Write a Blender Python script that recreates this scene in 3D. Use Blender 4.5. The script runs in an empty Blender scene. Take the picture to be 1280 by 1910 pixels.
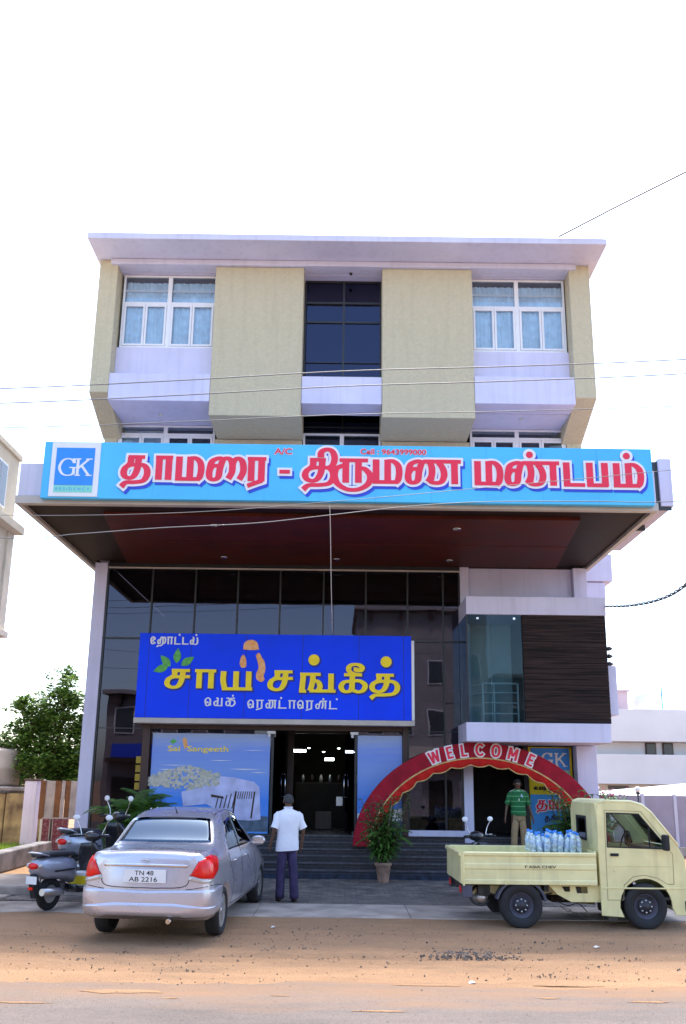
import bpy, bmesh, math, random
from mathutils import Vector, Matrix, noise
from mathutils.bvhtree import BVHTree
from mathutils.geometry import tessellate_polygon
PI = math.pi
random.seed(7)
S = bpy.context.scene
COL = S.collection

# ---------------------------------------------------------------- camera, world, sun, exposure
cam = bpy.data.cameras.new('camera')
cam.sensor_fit = 'VERTICAL'; cam.sensor_height = 24.0
cam.lens = 1600 / 1910 * 24.0
cam.shift_y = 118 / 1910
cam.clip_start = 0.1; cam.clip_end = 2000
cam_o = bpy.data.objects.new('camera', cam); COL.objects.link(cam_o)
_p = math.atan(.242); _r = 0.0125
_f = Vector((0, math.cos(_p), math.sin(_p))); _rt = Vector((1, 0, 0)); _up = _rt.cross(_f)
_R = _rt * math.cos(_r) + _up * math.sin(_r); _U = _up * math.cos(_r) - _rt * math.sin(_r)
_M = Matrix((_R, _U, -_f)).transposed().to_4x4(); _M.translation = (0, 0, 1.95)
cam_o.matrix_world = _M
S.camera = cam_o

W = bpy.data.worlds.new('World'); S.world = W; W.use_nodes = True
SUN_EL, SUN_AZ = math.radians(64), math.radians(4)      # azimuth clockwise from +Y
_n = W.node_tree.nodes; _l = W.node_tree.links
sky = _n.new('ShaderNodeTexSky'); sky.sky_type = 'NISHITA'; sky.sun_disc = False
sky.sun_elevation = SUN_EL; sky.sun_rotation = SUN_AZ
sky.air_density = 1.0; sky.dust_density = 2.0; sky.ozone_density = 1.6
_l.new(sky.outputs[0], _n['Background'].inputs[0]); _n['Background'].inputs[1].default_value = 0.15
sl = bpy.data.lights.new('sun', 'SUN'); sl.energy = 2.0; sl.angle = math.radians(6); sl.color = (1, .93, .82)
so = bpy.data.objects.new('sun', sl); COL.objects.link(so)
_d = Vector((math.sin(SUN_AZ) * math.cos(SUN_EL), math.cos(SUN_AZ) * math.cos(SUN_EL), math.sin(SUN_EL)))
so.rotation_euler = _d.to_track_quat('Z', 'Y').to_euler(); so.location = (0, 10, 40)
S.view_settings.view_transform = 'Standard'; S.view_settings.look = 'None'
S.view_settings.exposure = 2.0; S.view_settings.gamma = 1; S.view_settings.use_curve_mapping = False
try:
    S.cycles.use_denoising = True; S.cycles.max_bounces = 8; S.cycles.transparent_max_bounces = 16
    S.cycles.sample_clamp_indirect = 8
except Exception: pass

# ---------------------------------------------------------------- materials
def mat(name, col, rough=.6, metal=0., var=.08, vs=3., bump=0., bs=40., spec=.5, col2=None, mix=.5, coat=0., emit=0., streak=0.):
    m = bpy.data.materials.new(name); m.use_nodes = True
    N = m.node_tree.nodes; L = m.node_tree.links; b = N['Principled BSDF']
    b.inputs['Roughness'].default_value = rough; b.inputs['Metallic'].default_value = metal
    b.inputs['Specular IOR Level'].default_value = spec; b.inputs['Coat Weight'].default_value = coat
    b.inputs['Coat Roughness'].default_value = .05
    tc = N.new('ShaderNodeTexCoord')
    if var > 0 or col2:
        nz = N.new('ShaderNodeTexNoise'); nz.inputs['Scale'].default_value = vs; nz.inputs['Detail'].default_value = 6
        L.new(tc.outputs['Object'], nz.inputs['Vector'])
        mx = N.new('ShaderNodeMix'); mx.data_type = 'RGBA'
        a = [max(0, c * (1 - var * 1.6)) for c in col]; d = [min(1, c * (1 + var)) for c in col] if not col2 else col2
        if col2: a = col
        mx.inputs[6].default_value = (*a, 1); mx.inputs[7].default_value = (*d, 1)
        rp = N.new('ShaderNodeMapRange'); rp.inputs[1].default_value = mix - .18; rp.inputs[2].default_value = mix + .18
        L.new(nz.outputs['Fac'], rp.inputs[0]); L.new(rp.outputs[0], mx.inputs[0]); L.new(mx.outputs[2], b.inputs['Base Color'])
        rr = N.new('ShaderNodeMapRange'); rr.inputs[3].default_value = max(0, rough - .06); rr.inputs[4].default_value = min(1, rough + .08)
        L.new(nz.outputs['Fac'], rr.inputs[0]); L.new(rr.outputs[0], b.inputs['Roughness'])
    else: b.inputs['Base Color'].default_value = (*col, 1)
    if streak > 0:
        mp = N.new('ShaderNodeMapping'); mp.inputs['Scale'].default_value = (5, 5, .28); L.new(tc.outputs['Object'], mp.inputs[0])
        n5 = N.new('ShaderNodeTexNoise'); n5.inputs['Scale'].default_value = 1.6; n5.inputs['Detail'].default_value = 7; L.new(mp.outputs[0], n5.inputs['Vector'])
        m5 = N.new('ShaderNodeMapRange'); m5.inputs[1].default_value = .5; m5.inputs[2].default_value = .78; m5.inputs[4].default_value = streak; L.new(n5.outputs['Fac'], m5.inputs[0])
        x5 = N.new('ShaderNodeMix'); x5.data_type = 'RGBA'; x5.inputs[7].default_value = tuple(c * .42 for c in col) + (1,)
        src = b.inputs['Base Color'].links[0].from_socket; L.new(m5.outputs[0], x5.inputs[0]); L.new(src, x5.inputs[6]); L.new(x5.outputs[2], b.inputs['Base Color'])
    if bump > 0:
        n2 = N.new('ShaderNodeTexNoise'); n2.inputs['Scale'].default_value = bs; n2.inputs['Detail'].default_value = 4
        L.new(tc.outputs['Object'], n2.inputs['Vector'])
        bp = N.new('ShaderNodeBump'); bp.inputs['Strength'].default_value = bump; bp.inputs['Distance'].default_value = .02
        L.new(n2.outputs['Fac'], bp.inputs['Height']); L.new(bp.outputs[0], b.inputs['Normal'])
    if emit > 0:
        b.inputs['Emission Color'].default_value = (*col, 1); b.inputs['Emission Strength'].default_value = emit
    return m

def glass_mat(name, tint, ior=1.8, gcol=(1, 1, 1), rough=.01):
    m = bpy.data.materials.new(name); m.use_nodes = True
    N = m.node_tree.nodes; L = m.node_tree.links; N.remove(N['Principled BSDF']); o = N['Material Output']
    t = N.new('ShaderNodeBsdfTransparent'); t.inputs[0].default_value = (*tint, 1)
    g = N.new('ShaderNodeBsdfGlossy'); g.inputs[0].default_value = (*gcol, 1); g.inputs['Roughness'].default_value = rough
    f = N.new('ShaderNodeFresnel'); f.inputs[0].default_value = ior
    tc = N.new('ShaderNodeTexCoord'); nz = N.new('ShaderNodeTexNoise'); nz.inputs['Scale'].default_value = .9; nz.inputs['Detail'].default_value = 1
    L.new(tc.outputs['Object'], nz.inputs['Vector'])
    bp = N.new('ShaderNodeBump'); bp.inputs['Strength'].default_value = .12; bp.inputs['Distance'].default_value = .02
    L.new(nz.outputs['Fac'], bp.inputs['Height']); L.new(bp.outputs[0], g.inputs['Normal'])
    mx = N.new('ShaderNodeMixShader'); L.new(f.outputs[0], mx.inputs[0]); L.new(t.outputs[0], mx.inputs[1]); L.new(g.outputs[0], mx.inputs[2])
    L.new(mx.outputs[0], o.inputs[0]); return m

M = {}
M['white_wall'] = mat('white_wall', (.64, .62, .78), .75, var=.05, vs=1.2, bump=.15, bs=60, streak=.22)
M['grey_wall'] = mat('grey_wall', (.55, .55, .56), .8, var=.08, vs=1.5, bump=.2)
M['olive'] = mat('olive_plaster', (.57, .50, .335), .92, var=.035, vs=14, bump=1.0, bs=34, streak=.16)
M['roof_white'] = mat('roof_white', (.63, .62, .74), .7, var=.05, vs=1, streak=.2)
M['soffit_dark'] = mat('soffit_dark', (.022, .010, .008), .6, var=.25, vs=2, spec=.2)
M['soffit_maroon'] = mat('soffit_maroon', (.075, .012, .006), .55, var=.2, vs=2, spec=.25)
M['black_metal'] = mat('black_metal', (.02, .02, .022), .4, var=.1)
M['brown_frame'] = mat('brown_frame', (.05, .022, .015), .5, var=.15)
M['upvc'] = mat('white_window_frame', (.78, .78, .8), .35, var=.03)
M['chrome'] = mat('chrome', (.75, .75, .76), .15, 1., var=.05)
M['steel'] = mat('steel', (.55, .55, .56), .35, .9, var=.08)
M['sign_cyan'] = mat('cyan_flex', (.07, .50, .86), .42, var=.06, vs=.8, bump=.6, bs=1.1)
M['sign_lightblue'] = mat('logo_blue', (.02, .26, .78), .45, var=.03)
M['sign_mint'] = mat('logo_mint', (.22, .66, .55), .5, var=.03)
M['sign_white'] = mat('sign_white', (.78, .78, .80), .5, var=.03)
M['sign_blue'] = mat('royal_blue_flex', (.002, .055, .98), .5, var=.07, vs=1, spec=.2, bump=.5, bs=1.3)
M['letter_red'] = mat('letter_red', (.80, .015, .06), .5, var=.04)
M['letter_navy'] = mat('letter_shadow_blue', (.02, .06, .62), .5, var=.03)
M['letter_yellow'] = mat('letter_yellow', (1.0, .72, .0), .5, var=.06)
M['orange'] = mat('orange_print', (.82, .30, .05), .5, var=.25, vs=14, col2=(.85, .5, .22))
M['leaf_print'] = mat('green_leaf_print', (.10, .42, .07), .5, var=.2, vs=14)
M['poster_yellow'] = mat('poster_yellow', (.75, .58, .01), .5, var=.05)
M['poster_blue'] = mat('poster_blue', (.05, .32, .75), .5, var=.05)
M['trim_beige'] = mat('beige_metal_trim', (.50, .45, .40), .45, var=.08)
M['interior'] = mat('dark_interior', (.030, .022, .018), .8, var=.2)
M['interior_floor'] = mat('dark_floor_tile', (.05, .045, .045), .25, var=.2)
M['granite'] = mat('dark_granite', (.035, .035, .045), .35, var=.35, vs=18, bump=.1, bs=90)
M['step_edge'] = mat('step_nosing', (.10, .095, .11), .45, var=.3, vs=9)
M['blue_stone'] = mat('blue_black_stone', (.02, .035, .07), .4, var=.4, vs=8)
M['glass_dark'] = glass_mat('tinted_facade_glass', (.30, .27, .28), 1.7, (.62, .60, .78))
M['glass_window'] = glass_mat('clear_window_glass', (.93, .96, .98), 1.6, (.9, .95, 1))
M['glass_blue'] = glass_mat('stairwell_glass', (.10, .12, .22), 1.7, (.6, .65, 1))
M['glass_teal'] = glass_mat('teal_corner_glass', (.62, .74, .76), 1.3, (.8, .9, 1))
M['glass_rear'] = glass_mat('rear_screen_glass', (.16, .24, .30), 2.4, (.52, .70, .92))
M['glass_car'] = glass_mat('car_glass', (.28, .36, .38), 2.6, (.95, 1, 1))
M['curtain'] = mat('pale_blue_curtain', (.66, .80, .90), .9, var=.10, vs=6)
M['rubber'] = mat('rubber', (.022, .022, .024), .85, var=.2, bump=.2)
M['dark_plastic'] = mat('dark_plastic', (.03, .03, .04), .5, var=.15)
M['lamp'] = mat('tube_lamp', (.85, 1, .95), .5, var=0, emit=3)
M['lens'] = mat('lamp_lens', (.6, .62, .6), .3, var=.05)
M['terracotta'] = mat('pale_clay_pot', (.42, .27, .20), .8, var=.2, vs=8, bump=.2)
M['concrete'] = mat('concrete', (.40, .335, .285), .9, var=.22, vs=2.2, bump=.5, bs=30)
M['cement_dark'] = mat('stained_cement', (.20, .19, .20), .9, var=.35, vs=2, bump=.5, bs=25)
M['wire'] = mat('grey_wire', (.16, .16, .17), .6, var=.1)
M['wire_black'] = mat('black_cable', (.025, .025, .03), .5, var=.1)

def wood_mat(name, c1, c2, axis=(.6, 6, 22)):
    m = mat(name, c1, .7, var=0, spec=.2); N = m.node_tree.nodes; L = m.node_tree.links; b = N['Principled BSDF']
    tc = N.new('ShaderNodeTexCoord'); mp = N.new('ShaderNodeMapping'); mp.inputs['Scale'].default_value = axis
    oi = N.new('ShaderNodeObjectInfo'); ad = N.new('ShaderNodeVectorMath'); ad.operation = 'ADD'
    L.new(tc.outputs['Object'], ad.inputs[0]); L.new(oi.outputs['Random'], ad.inputs[1]); L.new(ad.outputs[0], mp.inputs[0])
    nz = N.new('ShaderNodeTexNoise'); nz.inputs['Scale'].default_value = 1.7; nz.inputs['Detail'].default_value = 8; nz.inputs['Distortion'].default_value = .6
    L.new(mp.outputs[0], nz.inputs['Vector'])
    cr = N.new('ShaderNodeValToRGB'); cr.color_ramp.elements[0].position = .35; cr.color_ramp.elements[1].position = .72
    cr.color_ramp.elements[0].color = (*c1, 1); cr.color_ramp.elements[1].color = (*c2, 1)
    L.new(nz.outputs['Fac'], cr.inputs[0]); L.new(cr.outputs[0], b.inputs['Base Color']); return m
M['wood'] = wood_mat('dark_wood_cladding', (.004, .0025, .003), (.050, .028, .024))

def ground_mat(name, cols, scale, bump=.5, speck=(.05, .045, .04), stretch=(1, 1, 1), sp=.68):
    m = mat(name, cols[0], .95, var=0); N = m.node_tree.nodes; L = m.node_tree.links; b = N['Principled BSDF']
    b.inputs['Specular IOR Level'].default_value = .15
    tc = N.new('ShaderNodeTexCoord'); mp = N.new('ShaderNodeMapping'); mp.inputs['Scale'].default_value = stretch
    L.new(tc.outputs['Object'], mp.inputs[0])
    nz = N.new('ShaderNodeTexNoise'); nz.inputs['Scale'].default_value = scale; nz.inputs['Detail'].default_value = 13; nz.inputs['Roughness'].default_value = .72
    L.new(mp.outputs[0], nz.inputs['Vector'])
    cr = N.new('ShaderNodeValToRGB'); e = cr.color_ramp.elements
    while len(e) < len(cols): e.new(.5)
    for i, c in enumerate(cols): e[i].position = .3 + .42 * i / (len(cols) - 1); e[i].color = (*c, 1)
    L.new(nz.outputs['Fac'], cr.inputs[0])
    n2 = N.new('ShaderNodeTexNoise'); n2.inputs['Scale'].default_value = 22; n2.inputs['Detail'].default_value = 5; L.new(tc.outputs['Object'], n2.inputs['Vector'])
    mr = N.new('ShaderNodeMapRange'); mr.inputs[1].default_value = sp; mr.inputs[2].default_value = sp + .06; L.new(n2.outputs['Fac'], mr.inputs[0])
    mx = N.new('ShaderNodeMix'); mx.data_type = 'RGBA'; mx.inputs[7].default_value = (*speck, 1)
    L.new(mr.outputs[0], mx.inputs[0]); L.new(cr.outputs[0], mx.inputs[6])
    n3 = N.new('ShaderNodeTexNoise'); n3.inputs['Scale'].default_value = 90; n3.inputs['Detail'].default_value = 3; L.new(tc.outputs['Object'], n3.inputs['Vector'])
    m3 = N.new('ShaderNodeMix'); m3.data_type = 'RGBA'; m3.blend_type = 'OVERLAY'; m3.inputs[0].default_value = .6
    L.new(mx.outputs[2], m3.inputs[6]); L.new(n3.outputs['Fac'], m3.inputs[7]); L.new(m3.outputs[2], b.inputs['Base Color'])
    bp = N.new('ShaderNodeBump'); bp.inputs['Strength'].default_value = bump; bp.inputs['Distance'].default_value = .03
    ad = N.new('ShaderNodeMath'); ad.operation = 'ADD'; L.new(n2.outputs['Fac'], ad.inputs[0]); L.new(n3.outputs['Fac'], ad.inputs[1])
    L.new(ad.outputs[0], bp.inputs['Height']); L.new(bp.outputs[0], b.inputs['Normal']); return m
M['sand'] = ground_mat('orange_sand', [(.19, .128, .086), (.31, .19, .112), (.39, .235, .132), (.34, .235, .155)], .5, .7, stretch=(.35, 1.1, 1))
M['road'] = ground_mat('dusty_asphalt', [(.135, .115, .105), (.18, .15, .135), (.215, .17, .14)], .9, .5, (.09, .08, .07), (.3, 1.2, 1), .64)
_N = M['road'].node_tree.nodes; _L = M['road'].node_tree.links; _b = _N['Principled BSDF']; _src = _b.inputs['Base Color'].links[0].from_socket
_tc = _N.new('ShaderNodeTexCoord'); _sp = _N.new('ShaderNodeSeparateXYZ'); _L.new(_tc.outputs['Object'], _sp.inputs[0])
_nn = _N.new('ShaderNodeTexNoise'); _nn.inputs['Scale'].default_value = 1.6; _nn.inputs['Detail'].default_value = 8; _mp = _N.new('ShaderNodeMapping'); _mp.inputs['Scale'].default_value = (.35, 1.6, 1); _L.new(_tc.outputs['Object'], _mp.inputs[0]); _L.new(_mp.outputs[0], _nn.inputs['Vector'])
_ma = _N.new('ShaderNodeMath'); _ma.operation = 'MULTIPLY_ADD'; _ma.inputs[1].default_value = 2.6; _L.new(_nn.outputs['Fac'], _ma.inputs[0]); _L.new(_sp.outputs[1], _ma.inputs[2])
_mr = _N.new('ShaderNodeMapRange'); _mr.inputs[1].default_value = 9.6; _mr.inputs[2].default_value = 10.7; _L.new(_ma.outputs[0], _mr.inputs[0])
_mx = _N.new('ShaderNodeMix'); _mx.data_type = 'RGBA'; _mx.inputs[7].default_value = (.27, .165, .10, 1); _L.new(_mr.outputs[0], _mx.inputs[0]); _L.new(_src, _mx.inputs[6]); _L.new(_mx.outputs[2], _b.inputs['Base Color'])
M['pebble'] = mat('pebble', (.19, .15, .12), .9, var=.4, vs=9)

def leaf_mat(name, c1, c2):
    m = mat(name, c1, .5, var=0); N = m.node_tree.nodes; L = m.node_tree.links; b = N['Principled BSDF']
    g = N.new('ShaderNodeNewGeometry'); cr = N.new('ShaderNodeValToRGB')
    cr.color_ramp.elements[0].color = (*c1, 1); cr.color_ramp.elements[1].color = (*c2, 1)
    L.new(g.outputs['Random Per Island'], cr.inputs[0]); L.new(cr.outputs[0], b.inputs['Base Color'])
    t = N.new('ShaderNodeBsdfTranslucent'); L.new(cr.outputs[0], t.inputs[0])
    mx = N.new('ShaderNodeMixShader'); mx.inputs[0].default_value = .35
    o = N['Material Output']; L.new(b.outputs[0], mx.inputs[1]); L.new(t.outputs[0], mx.inputs[2]); L.new(mx.outputs[0], o.inputs[0]); return m
M['leaf'] = leaf_mat('tree_leaf', (.03, .09, .015), (.20, .33, .06))
M['leaf_dark'] = leaf_mat('shrub_leaf', (.02, .08, .022), (.09, .22, .05))
M['leaf_pot'] = leaf_mat('potted_leaf', (.04, .13, .02), (.17, .32, .06))
M['leaf_pale'] = leaf_mat('pale_blade', (.20, .30, .10), (.40, .45, .22))
M['grass'] = leaf_mat('grass_blade', (.12, .25, .02), (.25, .40, .05))
M['bark'] = mat('bark', (.13, .09, .06), .9, var=.3, vs=6, bump=.6)

# ---------------------------------------------------------------- mesh builder
class MB:
    def __init__(s): s.v = []; s.f = []; s.sm = []
    def add(s, vs, fs, smooth=False, mtx=None):
        o = len(s.v)
        for p in vs:
            p = Vector(p)
            if mtx is not None: p = mtx @ p
            s.v.append(tuple(p))
        for f in fs: s.f.append(tuple(i + o for i in f)); s.sm.append(smooth)
        return s
    def box(s, x0, x1, y0, y1, z0, z1, mtx=None):
        return s.add([(x0, y0, z0), (x1, y0, z0), (x1, y1, z0), (x0, y1, z0), (x0, y0, z1), (x1, y0, z1), (x1, y1, z1), (x0, y1, z1)],
                     [(0, 3, 2, 1), (4, 5, 6, 7), (0, 1, 5, 4), (1, 2, 6, 5), (2, 3, 7, 6), (3, 0, 4, 7)], mtx=mtx)
    def plate(s, outer, holes=(), a=0., b=.05, plane='xz', mtx=None):
        """polygon (with holes) in plane, extruded a..b along the missing axis"""
        loops = [list(outer)] + [list(h) for h in holes]
        def P(q, d): return (q[0], d, q[1]) if plane == 'xz' else ((d, q[0], q[1]) if plane == 'yz' else (q[0], q[1], d))
        flat = [q for lp in loops for q in lp]
        tri = tessellate_polygon([[Vector((q[0], q[1], 0)) for q in lp] for lp in loops])
        n = len(flat); vs = [P(q, a) for q in flat] + [P(q, b) for q in flat]; fs = []
        for t in tri:
            fs.append(tuple(t)); fs.append(tuple(n + i for i in reversed(t)))
        k = 0
        for lp in loops:
            m = len(lp)
            for i in range(m):
                j = (i + 1) % m; fs.append((k + i, k + j, n + k + j, n + k + i))
            k += m
        return s.add(vs, fs, mtx=mtx)
    def tube(s, pts, r, n=8, cap=True, mtx=None):
        pts = [Vector(p) for p in pts]; rs = r if isinstance(r, (list, tuple)) else [r] * len(pts)
        vs = []; fs = []; up = Vector((0, 0, 1)); prev = None
        for i, p in enumerate(pts):
            t = (pts[min(i + 1, len(pts) - 1)] - pts[max(i - 1, 0)]).normalized()
            if prev is None:
                a = t.cross(up if abs(t.z) < .9 else Vector((1, 0, 0))).normalized()
            else:
                a = (prev - t * prev.dot(t)).normalized()
            prev = a; b = t.cross(a)
            for k in range(n):
                w = 2 * PI * k / n; vs.append(p + (a * math.cos(w) + b * math.sin(w)) * rs[i])
        for i in range(len(pts) - 1):
            for k in range(n):
                fs.append((i * n + k, i * n + (k + 1) % n, (i + 1) * n + (k + 1) % n, (i + 1) * n + k))
        s.add(vs, fs, True, mtx)
        if cap:
            s.add(vs[:n], [tuple(range(n))[::-1]], mtx=mtx); s.add(vs[-n:], [tuple(range(n))], mtx=mtx)
        return s
    def lathe(s, prof, n=24, mtx=None, smooth=True):
        """profile of (r, z) round z"""
        vs = []; fs = []
        for r, z in prof:
            for k in range(n): w = 2 * PI * k / n; vs.append((r * math.cos(w), r * math.sin(w), z))
        for i in range(len(prof) - 1):
            for k in range(n): fs.append((i * n + k, i * n + (k + 1) % n, (i + 1) * n + (k + 1) % n, (i + 1) * n + k))
        s.add(vs, fs, smooth, mtx)
        if prof[0][0] > 1e-4: s.add(vs[:n], [tuple(range(n))[::-1]], mtx=mtx)
        if prof[-1][0] > 1e-4: s.add(vs[-n:], [tuple(range(n))], mtx=mtx)
        return s
    def loft(s, rings, closed=True, cap=True, smooth=True, mtx=None):
        n = len(rings[0]); vs = [p for r in rings for p in r]; fs = []
        for i in range(len(rings) - 1):
            for k in range(n if closed else n - 1):
                fs.append((i * n + k, i * n + (k + 1) % n, (i + 1) * n + (k + 1) % n, (i + 1) * n + k))
        s.add(vs, fs, smooth, mtx)
        if cap and closed:
            s.add(rings[0], [tuple(range(n))[::-1]], smooth, mtx); s.add(rings[-1], [tuple(range(n))], smooth, mtx)
        return s
    def ball(s, c, r, n=10, mtx=None):
        rx, ry, rz = r if isinstance(r, (tuple, list)) else (r, r, r)
        rings = []
        for i in range(1, n):
            a = PI * i / n
            rings.append([(c[0] + rx * math.sin(a) * math.cos(2 * PI * k / (n + 2)), c[1] + ry * math.sin(a) * math.sin(2 * PI * k / (n + 2)), c[2] - rz * math.cos(a)) for k in range(n + 2)])
        return s.loft(rings, mtx=mtx)
    def build(s, name, m, parent=None, bevel=0., norm=True, kind=None, seg=2):
        me = bpy.data.meshes.new(name); me.from_pydata(s.v, [], s.f)
        for p, k in zip(me.polygons, s.sm): p.use_smooth = k
        me.materials.append(M[m] if isinstance(m, str) else m)
        if norm:
            bm = bmesh.new(); bm.from_mesh(me)
            bmesh.ops.remove_doubles(bm, verts=bm.verts, dist=1e-5)
            bmesh.ops.recalc_face_normals(bm, faces=bm.faces); bm.to_mesh(me); bm.free()
        me.update()
        o = bpy.data.objects.new(name, me); COL.objects.link(o)
        if parent is not None: o.parent = parent
        if kind: o['kind'] = kind
        if bevel > 0:
            md = o.modifiers.new('bevel', 'BEVEL'); md.width = bevel; md.segments = seg; md.limit_method = 'ANGLE'; md.angle_limit = .6
            if seg > 1: md.harden_normals = False
        return o
def B(name, m, parent, *a, bevel=0., **k): return MB().box(*a).build(name, m, parent, bevel=bevel, **k)
def tag(o, label, cat, group=None):
    o['label'] = label; o['category'] = cat
    if group: o['group'] = group
    return o
def thing(name, label, cat, loc=(0, 0, 0), rz=0, group=None):
    o = bpy.data.objects.new(name, None); COL.objects.link(o); o.empty_display_size = .2
    o.location = loc; o.rotation_euler = (0, 0, rz); return tag(o, label, cat, group)
def struct(o): o['kind'] = 'structure'; return o
def kids(o): return [c for c in bpy.data.objects if c.parent == o]
def dup(o, loc=None, rz=None, label=None, parent=None):
    c = o.copy(); COL.objects.link(c)
    if parent is not None: c.parent = parent
    for ch in kids(o): dup(ch, parent=c)
    if loc is not None: c.location = loc
    if rz is not None: c.rotation_euler = (0, 0, rz)
    if label: c['label'] = label
    return c
def smooth(pts, k=6):
    """Catmull-Rom through the points"""
    P = [Vector(p) for p in pts]; out = []
    for i in range(len(P) - 1):
        a = P[max(i - 1, 0)]; b = P[i]; c = P[i + 1]; d = P[min(i + 2, len(P) - 1)]
        for j in range(k):
            t = j / k; out.append(.5 * ((2 * b) + (c - a) * t + (2 * a - 5 * b + 4 * c - d) * t * t + (3 * b - a - 3 * c + d) * t ** 3))
    out.append(P[-1]); return out

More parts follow.
